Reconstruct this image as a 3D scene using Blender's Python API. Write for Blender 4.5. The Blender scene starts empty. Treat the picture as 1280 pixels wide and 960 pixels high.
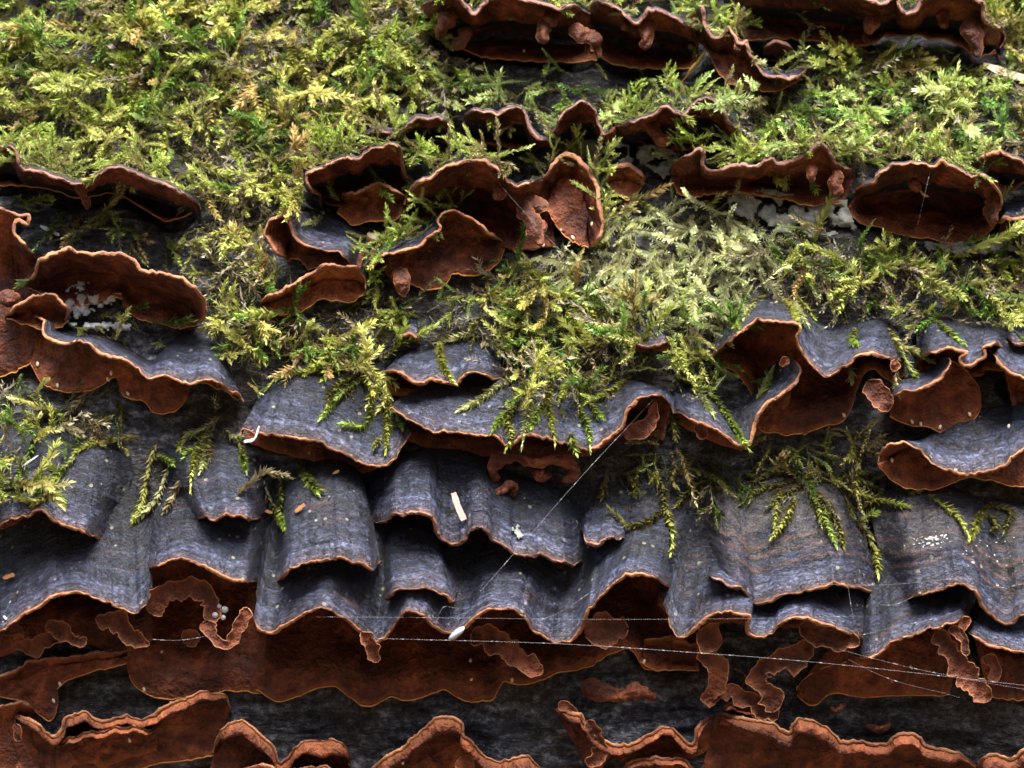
import bpy, math, random
import numpy as np
from mathutils import Vector
from mathutils.bvhtree import BVHTree

# ------------------------------------------------------------------ camera, sky, sun, exposure
sc = bpy.context.scene
col = sc.collection
MM = 0.0002            # one photograph pixel is 0.2 mm on the log
DIST = 0.36            # camera to log
RAD = 0.35             # log radius
ZC = 0.35              # log axis height above the ground
ZCAM = ZC + 0.055
cam_d = bpy.data.cameras.new('camera')
cam_d.sensor_width = 36.0
cam_d.lens = 36.0 * DIST / (1280 * MM)
cam_d.clip_start = 0.01
cam_d.clip_end = 500
cam_d.dof.use_dof = True
cam_d.dof.focus_distance = 0.352
cam_d.dof.aperture_fstop = 16.0
cam = bpy.data.objects.new('camera', cam_d)
cam.location = (0, -DIST, ZCAM)
cam.rotation_euler = (math.radians(90), 0, 0)
col.objects.link(cam)
sc.camera = cam

SUN_EL, SUN_AZ = 70.0, 165.0          # azimuth clockwise from +Y (behind the log)
w = bpy.data.worlds.new('World'); sc.world = w; w.use_nodes = True
nt = w.node_tree
bg = nt.nodes['Background']
sky = nt.nodes.new('ShaderNodeTexSky'); sky.sky_type = 'NISHITA'; sky.sun_disc = False
sky.sun_elevation = math.radians(SUN_EL); sky.sun_rotation = math.radians(SUN_AZ)
sky.air_density = 1.0; sky.dust_density = 3.0; sky.ozone_density = 1.0
nt.links.new(sky.outputs[0], bg.inputs[0]); bg.inputs[1].default_value = 0.06
sun_d = bpy.data.lights.new('sun', 'SUN'); sun_d.energy = 1.5; sun_d.angle = math.radians(35); sun_d.color = (1.0, 0.97, 0.92)
sun = bpy.data.objects.new('sun', sun_d); col.objects.link(sun)
e, a = math.radians(SUN_EL), math.radians(SUN_AZ)
sv = Vector((math.sin(a) * math.cos(e), math.cos(a) * math.cos(e), math.sin(e)))
sun.rotation_euler = sv.to_track_quat('Z', 'Y').to_euler()
sun.location = (0, -1, 2)
sc.view_settings.view_transform = 'Standard'; sc.view_settings.look = 'None'
sc.view_settings.gamma = 1.0; sc.view_settings.use_curve_mapping = False
sc.view_settings.exposure = 3.0

rng = np.random.default_rng(7)
random.seed(7)

# ------------------------------------------------------------------ helpers
def proj(x, y, D):
    """photo pixel + height D (in pixels) above the log surface -> world point: the ray meets the cylinder RAD + D."""
    x = np.asarray(x, float); y = np.asarray(y, float); D = np.asarray(D, float)
    dx = (x - 640) * MM; dz = (480 - y) * MM; dy = DIST
    r = RAD + D * MM
    oy = -DIST - RAD; oz = ZCAM - ZC
    A_ = dy * dy + dz * dz; B_ = 2 * (oy * dy + oz * dz); C_ = oy * oy + oz * oz - r * r
    disc = np.maximum(B_ * B_ - 4 * A_ * C_, 1e-9)
    t = (-B_ - np.sqrt(disc)) / (2 * A_)
    return np.stack([t * dx, -DIST + t * dy, ZCAM + t * dz], -1)

def hsh(ix, iy, iz, seed):
    h = (ix * 374761393 + iy * 668265263 + iz * 2147483647 + seed * 974634777) & 0xffffffff
    h = ((h ^ (h >> 13)) * 1274126177) & 0xffffffff
    return ((h ^ (h >> 16)) & 0xffff) / 65535.0

def vnoise(x, y, z=0.0, seed=0):
    x, y, z = np.broadcast_arrays(np.asarray(x, float), np.asarray(y, float), np.asarray(z, float))
    xi = np.floor(x).astype(np.int64); yi = np.floor(y).astype(np.int64); zi = np.floor(z).astype(np.int64)
    fx, fy, fz = x - xi, y - yi, z - zi
    fx = fx * fx * (3 - 2 * fx); fy = fy * fy * (3 - 2 * fy); fz = fz * fz * (3 - 2 * fz)
    r = 0
    for a_ in (0, 1):
        for b_ in (0, 1):
            for c_ in (0, 1):
                wt = (fx if a_ else 1 - fx) * (fy if b_ else 1 - fy) * (fz if c_ else 1 - fz)
                r = r + wt * hsh(xi + a_, yi + b_, zi + c_, seed)
    return r * 2 - 1

def fbm(x, y, z=0.0, seed=0, o=3):
    r = 0; amp = 1.0; f = 1.0
    for i in range(o):
        r = r + amp * vnoise(np.asarray(x) * f, np.asarray(y) * f, np.asarray(z) * f, seed + i * 17)
        amp *= 0.5; f *= 2.03
    return r

def mesh_obj(name, V, F, mat, parent=None, smooth=True, uv=None, colr=None):
    V = np.ascontiguousarray(V, np.float32).reshape(-1, 3)
    F = np.ascontiguousarray(F, np.int32)
    k = F.shape[1]
    me = bpy.data.meshes.new(name)
    me.vertices.add(len(V)); me.vertices.foreach_set('co', V.ravel())
    me.loops.add(F.size); me.loops.foreach_set('vertex_index', F.ravel())
    me.polygons.add(len(F)); me.polygons.foreach_set('loop_start', np.arange(0, F.size, k, dtype=np.int32))
    me.polygons.foreach_set('use_smooth', np.full(len(F), smooth))
    me.update(calc_edges=True)
    if uv is not None:
        l = me.uv_layers.new(name='UVMap'); l.data.foreach_set('uv', np.ascontiguousarray(uv, np.float32)[F.ravel()].ravel())
    if colr is not None:
        at = me.color_attributes.new('Col', 'FLOAT_COLOR', 'POINT')
        c4 = np.ones((len(V), 4), np.float32); c4[:, :3] = colr
        at.data.foreach_set('color', c4.ravel())
    me.materials.append(mat)
    ob = bpy.data.objects.new(name, me); col.objects.link(ob)
    if parent: ob.parent = parent
    return ob

def place(ob, loc):
    """give a mesh thing its origin at its base"""
    me = ob.data
    n = len(me.vertices); c = np.empty(n * 3, np.float32); me.vertices.foreach_get('co', c)
    c = c.reshape(-1, 3) - np.asarray(loc, np.float32)
    me.vertices.foreach_set('co', c.ravel()); me.update()
    ob.location = loc

def grid_faces(m, n, off=0, wrap=False):
    i = np.arange(m - 1)[:, None]; nn = n if wrap else n - 1
    j = np.arange(nn)[None, :]; j2 = (j + 1) % n
    f = np.stack([i * n + j, i * n + j2, (i + 1) * n + j2, (i + 1) * n + j], -1).reshape(-1, 4)
    return f + off

def tag(o, label=None, cat=None, group=None, kind=None):
    if label: o['label'] = label
    if cat: o['category'] = cat
    if group: o['group'] = group
    if kind: o['kind'] = kind
    return o

def empty(name, loc, label, cat, group=None):
    o = bpy.data.objects.new(name, None); col.objects.link(o)
    o.empty_display_size = 0.005; o.location = loc
    return tag(o, label, cat, group)

def part(name, V, F, mat, root, **kw):
    V = np.asarray(V, float).reshape(-1, 3) - np.array(root.location)
    return mesh_obj(name, V, F, mat, root, **kw)

def crom(P, n):
    """dense Catmull-Rom through control points, resampled evenly to n points"""
    P = np.asarray(P, float)
    if len(P) == 2:
        t = np.linspace(0, 1, n)[:, None]; return P[0] * (1 - t) + P[1] * t
    Q = np.vstack([2 * P[0] - P[1], P, 2 * P[-1] - P[-2]])
    out = []
    t = np.linspace(0, 1, 12, endpoint=False)[:, None]
    for i in range(1, len(Q) - 2):
        a0, b0, c0, d0 = Q[i - 1], Q[i], Q[i + 1], Q[i + 2]
        out.append(0.5 * ((2 * b0) + (-a0 + c0) * t + (2 * a0 - 5 * b0 + 4 * c0 - d0) * t ** 2 + (-a0 + 3 * b0 - 3 * c0 + d0) * t ** 3))
    out.append(P[-1:]); C = np.vstack(out)
    s = np.r_[0, np.cumsum(np.linalg.norm(np.diff(C[:, :2], axis=0), axis=1))]
    q = np.linspace(0, s[-1], n)
    return np.stack([np.interp(q, s, C[:, k]) for k in range(C.shape[1])], -1)

def par(C):
    d = np.abs(np.diff(C[:, :2], axis=0)); s = np.r_[0, np.cumsum(d[:, 0] + 0.15 * d[:, 1] + 1e-6)]
    return s / s[-1]

def smooth1(v, wdw):
    wdw = max(1, int(wdw)); 
    if wdw < 2: return v
    pad = np.r_[np.full(wdw, v[0]), v, np.full(wdw, v[-1])]
    k = np.hanning(2 * wdw + 1); k /= k.sum()
    return np.convolve(pad, k, 'same')[wdw:-wdw]

def sstep(x): x = np.clip(x, 0, 1); return x * x * (3 - 2 * x)

# ------------------------------------------------------------------ materials
def newmat(name):
    m = bpy.data.materials.new(name); m.use_nodes = True
    return m, m.node_tree, m.node_tree.nodes['Principled BSDF']

def N(nt, typ, **kw):
    n = nt.nodes.new(typ)
    for k_, v_ in kw.items(): setattr(n, k_, v_)
    return n

def ramp(nt, fac, stops):
    r = N(nt, 'ShaderNodeValToRGB'); el = r.color_ramp.elements
    while len(el) > 1: el.remove(el[-1])
    el[0].position = stops[0][0]; el[0].color = (*stops[0][1], 1)
    for p, c in stops[1:]:
        x = el.new(p); x.color = (*c, 1)
    nt.links.new(fac, r.inputs[0]); return r.outputs[0]

def noise(nt, vec, scale, detail=3, rough=0.6):
    n = N(nt, 'ShaderNodeTexNoise'); n.inputs['Scale'].default_value = scale
    n.inputs['Detail'].default_value = detail; n.inputs['Roughness'].default_value = rough
    nt.links.new(vec, n.inputs['Vector']); return n.outputs['Fac']

def mapping(nt, vec, scale):
    m = N(nt, 'ShaderNodeMapping'); m.inputs['Scale'].default_value = scale
    nt.links.new(vec, m.inputs['Vector']); return m.outputs[0]

def math_(nt, op, a_, b_=None, clamp=False):
    m = N(nt, 'ShaderNodeMath', operation=op, use_clamp=clamp)
    for i, v in enumerate((a_, b_)):
        if v is None: continue
        if isinstance(v, (int, float)): m.inputs[i].default_value = v
        else: nt.links.new(v, m.inputs[i])
    return m.outputs[0]

def mix(nt, fac, a_, b_, blend='MIX'):
    m = N(nt, 'ShaderNodeMix', data_type='RGBA', blend_type=blend)
    if isinstance(fac, (int, float)): m.inputs[0].default_value = fac
    else: nt.links.new(fac, m.inputs[0])
    for i, v in ((6, a_), (7, b_)):
        if isinstance(v, tuple): m.inputs[i].default_value = (*v, 1)
        else: nt.links.new(v, m.inputs[i])
    return m.outputs[2]

def bump(nt, h, dist, strength=1.0, prev=None):
    b = N(nt, 'ShaderNodeBump'); b.inputs['Distance'].default_value = dist; b.inputs['Strength'].default_value = strength
    nt.links.new(h, b.inputs['Height'])
    if prev: nt.links.new(prev, b.inputs['Normal'])
    return b.outputs[0]

def cap_material(name, bands):
    """upper side: UV is millimetres (u along the rim, v back from the rim)"""
    m, nt, p = newmat(name)
    uv = N(nt, 'ShaderNodeUVMap').outputs[0]
    oc = N(nt, 'ShaderNodeTexCoord').outputs['Object']
    sx = N(nt, 'ShaderNodeSeparateXYZ'); nt.links.new(uv, sx.inputs[0]); v = sx.outputs[1]
    warp = noise(nt, oc, 160, 2)
    vw = math_(nt, 'ADD', v, math_(nt, 'MULTIPLY', math_(nt, 'SUBTRACT', warp, 0.5), 3.0))
    vn = math_(nt, 'DIVIDE', vw, 30.0, True)
    base = ramp(nt, vn, [(0, (0.120, 0.062, 0.052)), (0.035, (0.105, 0.084, 0.106)), (0.11, (0.086, 0.094, 0.148)), (0.19, (0.066, 0.076, 0.130)), (0.24, (0.018, 0.022, 0.042)), (0.36, (0.034, 0.041, 0.075)), (0.46, (0.017, 0.021, 0.038)), (0.6, (0.024, 0.029, 0.050)), (1.0, (0.010, 0.012, 0.020))])  # inner zone blackish with age, deepened to stand for shade under overlapping caps
    # concentric zones, fine wrinkles parallel to the rim
    zo = noise(nt, mapping(nt, uv, (0.05, 0.5, 1)), 1.0, 2)
    base = mix(nt, 0.85, base, ramp(nt, zo, [(0.32, (0.35, 0.36, 0.40)), (0.5, (0.95, 0.97, 1.0)), (0.68, (1.8, 1.8, 1.85))]), 'MULTIPLY')
    wr = noise(nt, mapping(nt, uv, (0.45, 1.5, 1)), 1.0, 5, 0.75)
    base = mix(nt, 0.75, base, ramp(nt, wr, [(0.34, (0.25, 0.25, 0.27)), (0.5, (0.85, 0.85, 0.88)), (0.7, (1.5, 1.5, 1.5))]), 'MULTIPLY')
    wr2 = noise(nt, mapping(nt, uv, (0.30, 0.80, 1)), 1.0, 4, 0.62)
    rdg = math_(nt, 'ABSOLUTE', math_(nt, 'SUBTRACT', wr2, 0.5))
    crack = ramp(nt, rdg, [(0.0, (0.06, 0.06, 0.08)), (0.022, (0.45, 0.45, 0.48)), (0.06, (1.15, 1.15, 1.17))])
    base = mix(nt, 0.75, base, crack, 'MULTIPLY')
    mot = noise(nt, oc, 520, 5, 0.75)
    base = mix(nt, 0.8, base, ramp(nt, mot, [(0.36, (0.30, 0.30, 0.31)), (0.5, (0.95, 0.95, 0.98)), (0.65, (2.2, 2.2, 2.15))]), 'MULTIPLY')
    # rusty growth bands
    bn = noise(nt, mapping(nt, uv, (0.02, 0.30, 1)), 1.0, 1)
    lines = ramp(nt, bn, [(0.50, (0, 0, 0)), (0.525, (1, 1, 1)), (0.55, (0, 0, 0))])
    brk = ramp(nt, noise(nt, oc, 120, 2), [(0.42 if bands else 0.5, (0, 0, 0)), (0.62, (1, 1, 1))])
    fac = math_(nt, 'MULTIPLY', math_(nt, 'MULTIPLY', lines, brk), 0.9 if bands else 0.55)
    base = mix(nt, fac, base, (0.16, 0.066, 0.040))
    if bands:
        pk = ramp(nt, vn, [(0.255, (0, 0, 0)), (0.275, (1, 1, 1)), (0.30, (0, 0, 0)), (0.37, (0, 0, 0)), (0.39, (.9, .9, .9)), (0.41, (0, 0, 0)), (0.47, (0, 0, 0)), (0.50, (.7, .7, .7)), (0.53, (0, 0, 0)), (0.12, (0, 0, 0)), (0.13, (.5, .5, .5)), (0.14, (0, 0, 0))])
        bk = ramp(nt, noise(nt, oc, 90, 3, 0.7), [(0.36, (0, 0, 0)), (0.55, (1, 1, 1))])
        base = mix(nt, math_(nt, 'MULTIPLY', math_(nt, 'MULTIPLY', pk, bk), 0.85), base, (0.20, 0.085, 0.050))
        far = ramp(nt, vn, [(0.33, (0, 0, 0)), (0.42, (1, 1, 1))])
        cr = math_(nt, 'MULTIPLY', far, ramp(nt, noise(nt, oc, 230, 4, 0.75), [(0.4, (0, 0, 0)), (0.7, (1, 1, 1))]))
        base = mix(nt, math_(nt, 'MULTIPLY', cr, 0.75), base, (0.13, 0.10, 0.088))
    # algae / dirt and pale specks
    dirt = ramp(nt, noise(nt, oc, 60, 3), [(0.52, (0, 0, 0)), (0.75, (1, 1, 1))])
    base = mix(nt, math_(nt, 'MULTIPLY', dirt, 0.35), base, (0.035, 0.036, 0.018))
    vo = N(nt, 'ShaderNodeTexVoronoi'); vo.inputs['Scale'].default_value = 420
    nt.links.new(oc, vo.inputs['Vector'])
    sel = math_(nt, 'GREATER_THAN', vo.outputs['Color'], 0.74)
    dot = math_(nt, 'MULTIPLY', math_(nt, 'LESS_THAN', vo.outputs['Distance'], 0.20), sel)
    base = mix(nt, math_(nt, 'MULTIPLY', dot, 0.8), base, (0.42, 0.38, 0.26))
    nt.links.new(base, p.inputs['Base Color'])
    p.inputs['Roughness'].default_value = 0.42
    p.inputs['Specular IOR Level'].default_value = 0.7
    b = bump(nt, wr, 0.0016); b = bump(nt, zo, 0.0016, 0.8, b); b = bump(nt, math_(nt, 'MINIMUM', rdg, 0.06), 0.012, 1.0, b); b = bump(nt, mot, 0.0009, 1.0, b)
    crk = noise(nt, mapping(nt, uv, (0.5, 0.12, 1)), 1.0, 3)
    b = bump(nt, crk, 0.0006, 0.7, b)
    nt.links.new(b, p.inputs['Normal'])
    return m

M_CAP = cap_material('cap_blue_black', False)
M_CAPB = cap_material('cap_rust_banded', True)

def hym_material(name, c0, c1, c2):
    m, nt, p = newmat(name)
    oc = N(nt, 'ShaderNodeTexCoord').outputs['Object']
    uv = N(nt, 'ShaderNodeUVMap').outputs[0]
    sx = N(nt, 'ShaderNodeSeparateXYZ'); nt.links.new(uv, sx.inputs[0])
    n1 = noise(nt, oc, 110, 4, 0.65); n2 = noise(nt, oc, 600, 3, 0.6)
    base = ramp(nt, n1, [(0.3, c0), (0.5, c1), (0.7, c2)])
    n0 = noise(nt, oc, 42, 5, 0.7)
    base = mix(nt, 0.9, base, ramp(nt, n0, [(0.34, (0.45, 0.48, 0.55)), (0.5, (1, 1, 1)), (0.66, (1.7, 1.55, 1.35))]), 'MULTIPLY')
    n4 = noise(nt, oc, 210, 5, 0.75)
    base = mix(nt, 0.7, base, ramp(nt, n4, [(0.36, (0.5, 0.48, 0.48)), (0.5, (1, 1, 1)), (0.66, (1.6, 1.6, 1.55))]), 'MULTIPLY')
    base = mix(nt, 0.6, base, ramp(nt, n2, [(0.3, (0.5, 0.47, 0.45)), (0.5, (1, 1, 1)), (0.75, (1.6, 1.5, 1.4))]), 'MULTIPLY')
    edge = math_(nt, 'ADD', sx.outputs[1], math_(nt, 'MULTIPLY', math_(nt, 'SUBTRACT', n1, 0.5), 1.5))
    ed = ramp(nt, math_(nt, 'DIVIDE', edge, 2.6, True), [(0, (1, 1, 1)), (1, (0, 0, 0))])
    base = mix(nt, math_(nt, 'MULTIPLY', ed, 0.55), base, (0.33, 0.105, 0.032))
    vo = N(nt, 'ShaderNodeTexVoronoi'); vo.inputs['Scale'].default_value = 300
    nt.links.new(oc, vo.inputs['Vector'])
    sel = math_(nt, 'GREATER_THAN', vo.outputs['Color'], 0.88)
    dot = math_(nt, 'MULTIPLY', math_(nt, 'LESS_THAN', vo.outputs['Distance'], 0.13), sel)
    base = mix(nt, math_(nt, 'MULTIPLY', dot, 0.6), base, (0.5, 0.33, 0.22))
    nt.links.new(base, p.inputs['Base Color'])
    p.inputs['Roughness'].default_value = 0.7; p.inputs['Specular IOR Level'].default_value = 0.3
    n3 = noise(nt, oc, 260, 4, 0.7); b = bump(nt, n1, 0.0035, 0.9); b = bump(nt, n3, 0.0016, 0.9, b); b = bump(nt, n2, 0.0004, 1.0, b)
    nt.links.new(b, p.inputs['Normal'])
    return m

M_HYM = hym_material('underside_brown', (0.058, 0.016, 0.009), (0.108, 0.031, 0.015), (0.19, 0.060, 0.027))
M_HYMR = hym_material('underside_russet', (0.085, 0.022, 0.010), (0.15, 0.042, 0.017), (0.24, 0.08, 0.030))

def simple(name, c0, c1, scale, rough=0.7, bd=0.0003, spec=0.3):
    m, nt, p = newmat(name)
    oc = N(nt, 'ShaderNodeTexCoord').outputs['Object']
    n1 = noise(nt, oc, scale, 4, 0.65)
    nt.links.new(ramp(nt, n1, [(0.32, c0), (0.68, c1)]), p.inputs['Base Color'])
    p.inputs['Roughness'].default_value = rough; p.inputs['Specular IOR Level'].default_value = spec
    nt.links.new(bump(nt, n1, bd), p.inputs['Normal'])
    return m

def rim_material(name, c0, c1, c2):
    m, nt, p = newmat(name)
    oc = N(nt, 'ShaderNodeTexCoord').outputs['Object']
    n1 = noise(nt, oc, 600, 4, 0.7); n0 = noise(nt, oc, 75, 4, 0.7)
    b_ = ramp(nt, n1, [(0.3, c0), (0.7, c1)])
    b_ = mix(nt, ramp(nt, n0, [(0.42, (0, 0, 0)), (0.66, (1, 1, 1))]), b_, c2)
    nt.links.new(b_, p.inputs['Base Color']); p.inputs['Roughness'].default_value = 0.75; p.inputs['Specular IOR Level'].default_value = 0.3
    nt.links.new(bump(nt, n1, 0.0006), p.inputs['Normal'])
    return m
M_RIM = rim_material('rim_orange_brown', (0.25, 0.090, 0.042), (0.58, 0.29, 0.14), (0.15, 0.058, 0.036))
M_RIMD = rim_material('rim_dull_brown', (0.17, 0.066, 0.045), (0.42, 0.23, 0.16), (0.10, 0.045, 0.036))
M_MARG = simple('margin_tan', (0.42, 0.16, 0.04), (0.60, 0.30, 0.10), 800, 0.7, 0.0002)
M_NOD = simple('nodule_brown', (0.10, 0.032, 0.018), (0.20, 0.078, 0.042), 500, 0.65, 0.0004)
M_GRAIN = simple('grain_cream', (0.60, 0.50, 0.33), (0.80, 0.72, 0.54), 900, 0.4, 0.0001, 0.5)
M_WHITE = simple('mould_white', (0.40, 0.41, 0.40), (0.68, 0.69, 0.70), 900, 0.8, 0.0004)
M_CHIP = simple('splinter_pink', (0.45, 0.31, 0.25), (0.62, 0.46, 0.40), 500, 0.7, 0.0003)
M_CHIPB = simple('chip_orange', (0.30, 0.12, 0.04), (0.50, 0.25, 0.10), 500, 0.7, 0.0003)
M_STRAW = simple('straw_pale', (0.62, 0.47, 0.26), (0.82, 0.70, 0.48), 300, 0.5, 0.0002)
M_SETA = simple('seta_amber', (0.34, 0.13, 0.02), (0.46, 0.24, 0.05), 500, 0.35, 0.0001, 0.5)
M_CAPS = simple('capsule_gold', (0.36, 0.25, 0.05), (0.55, 0.38, 0.10), 600, 0.4, 0.0001, 0.5)
M_GREYC = simple('grey_crust', (0.11, 0.115, 0.10), (0.30, 0.31, 0.28), 330, 0.85, 0.0008)
M_COCO = simple('cocoon_grey', (0.22, 0.24, 0.26), (0.48, 0.50, 0.54), 500, 0.5, 0.0002)
M_BROWNT = simple('twig_brown', (0.10, 0.06, 0.035), (0.22, 0.14, 0.08), 500, 0.8, 0.0003)

m_, nt_, p_ = newmat('silk'); M_SILK = m_
p_.inputs['Base Color'].default_value = (0.75, 0.77, 0.80, 1); p_.inputs['Roughness'].default_value = 0.3
p_.inputs['Alpha'].default_value = 0.26
m_, nt_, p_ = newmat('water_drop'); M_DROP = m_
p_.inputs['Base Color'].default_value = (0.85, 0.87, 0.9, 1); p_.inputs['Roughness'].default_value = 0.05
p_.inputs['Transmission Weight'].default_value = 0.6; p_.inputs['IOR'].default_value = 1.33

def moss_material(name, trans):
    m, nt, p = newmat(name)
    at = N(nt, 'ShaderNodeVertexColor'); at.layer_name = 'Col'
    oc = N(nt, 'ShaderNodeTexCoord').outputs['Object']
    c = mix(nt, 0.7, at.outputs[0], ramp(nt, noise(nt, oc, 420, 2), [(0.3, (0.6, 0.6, 0.55)), (0.7, (1.3, 1.3, 1.25))]), 'MULTIPLY')
    nt.links.new(c, p.inputs['Base Color'])
    p.inputs['Roughness'].default_value = 0.42; p.inputs['Specular IOR Level'].default_value = 0.45
    tr = N(nt, 'ShaderNodeBsdfTranslucent'); nt.links.new(c, tr.inputs[0])
    ms = N(nt, 'ShaderNodeMixShader'); ms.inputs[0].default_value = trans
    out = nt.nodes['Material Output']
    nt.links.new(p.outputs[0], ms.inputs[1]); nt.links.new(tr.outputs[0], ms.inputs[2]); nt.links.new(ms.outputs[0], out.inputs[0])
    return m
M_MOSS = moss_material('moss_leaf', 0.35)

def bark_material():
    m, nt, p = newmat('bark_wet_black')
    oc = N(nt, 'ShaderNodeTexCoord').outputs['Object']
    fib = noise(nt, mapping(nt, oc, (0.35, 1, 1)), 330, 5, 0.7)
    big = noise(nt, oc, 45, 4, 0.6); fine = noise(nt, oc, 520, 5, 0.8)
    base = ramp(nt, fib, [(0.34, (0.011, 0.011, 0.014)), (0.5, (0.048, 0.051, 0.060)), (0.68, (0.19, 0.197, 0.22))])
    gm = ramp(nt, big, [(0.38, (0, 0, 0)), (0.62, (1, 1, 1))])
    base = mix(nt, math_(nt, 'MULTIPLY', gm, 0.65), base, (0.034, 0.024, 0.012))
    base = mix(nt, 0.7, base, ramp(nt, fine, [(0.38, (0.25, 0.25, 0.25)), (0.5, (0.9, 0.9, 0.9)), (0.64, (3.2, 3.3, 3.5))]), 'MULTIPLY')
    nt.links.new(base, p.inputs['Base Color'])
    p.inputs['Roughness'].default_value = 0.6; p.inputs['Specular IOR Level'].default_value = 0.22
    b = bump(nt, fib, 0.003); b = bump(nt, fine, 0.0004, 1.0, b)
    nt.links.new(b, p.inputs['Normal'])
    return m
M_BARK = bark_material()

m_, nt_, p_ = newmat('leaf_litter'); M_GROUND = m_
oc = N(nt_, 'ShaderNodeTexCoord').outputs['Object']
nt_.links.new(ramp(nt_, noise(nt_, oc, 9, 8, 0.75), [(0.3, (0.02, 0.013, 0.007)), (0.5, (0.07, 0.042, 0.02)), (0.7, (0.14, 0.09, 0.045))]), p_.inputs['Base Color'])
p_.inputs['Roughness'].default_value = 0.9

# ------------------------------------------------------------------ ground and log
gx = np.linspace(-1, 1, 121); gx = np.sign(gx) * np.abs(gx) ** 3 * 60
GX, GY = np.meshgrid(gx, gx)
GZ = 0.012 * fbm(GX * 3, GY * 3, 0, 3) * np.exp(-np.abs(GX) * 0.1) - 0.012
# unseen slope added behind the camera to keep low sky light off the hollows
shade_bank = np.clip(-GY - 0.75, 0, 4.5); GZ = GZ + 1.15 * shade_bank * sstep(shade_bank / 0.8) + 0.10 * fbm(GX * 1.3, GY * 1.3, 0, 8) * np.clip(shade_bank, 0, 1)
g = mesh_obj('ground', np.stack([GX, GY, GZ], -1).reshape(-1, 3), grid_faces(121, 121), M_GROUND)
tag(g, kind='structure')

BV, BF, BK = [], [], []          # coarse copies for the moss to take root on
def bvh_add(V, F, kind):
    o = sum(len(v) for v in BV)
    BV.append(np.asarray(V).reshape(-1, 3)); BF.append(F + o); BK.append(np.full(len(F), kind))

# ------------------------------------------------------------------ bracket fungi
STEP = 2.6
def curve_or_off(spec, u, Rn, trend, wave):
    if isinstance(spec, (int, float)):
        return np.stack([Rn[:, 0], trend + spec + wave * (Rn[:, 1] - trend)], -1)
    C = crom(spec, 200); q = par(C)
    return np.stack([np.interp(u, q, C[:, 0]), np.interp(u, q, C[:, 1])], -1)

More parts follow.
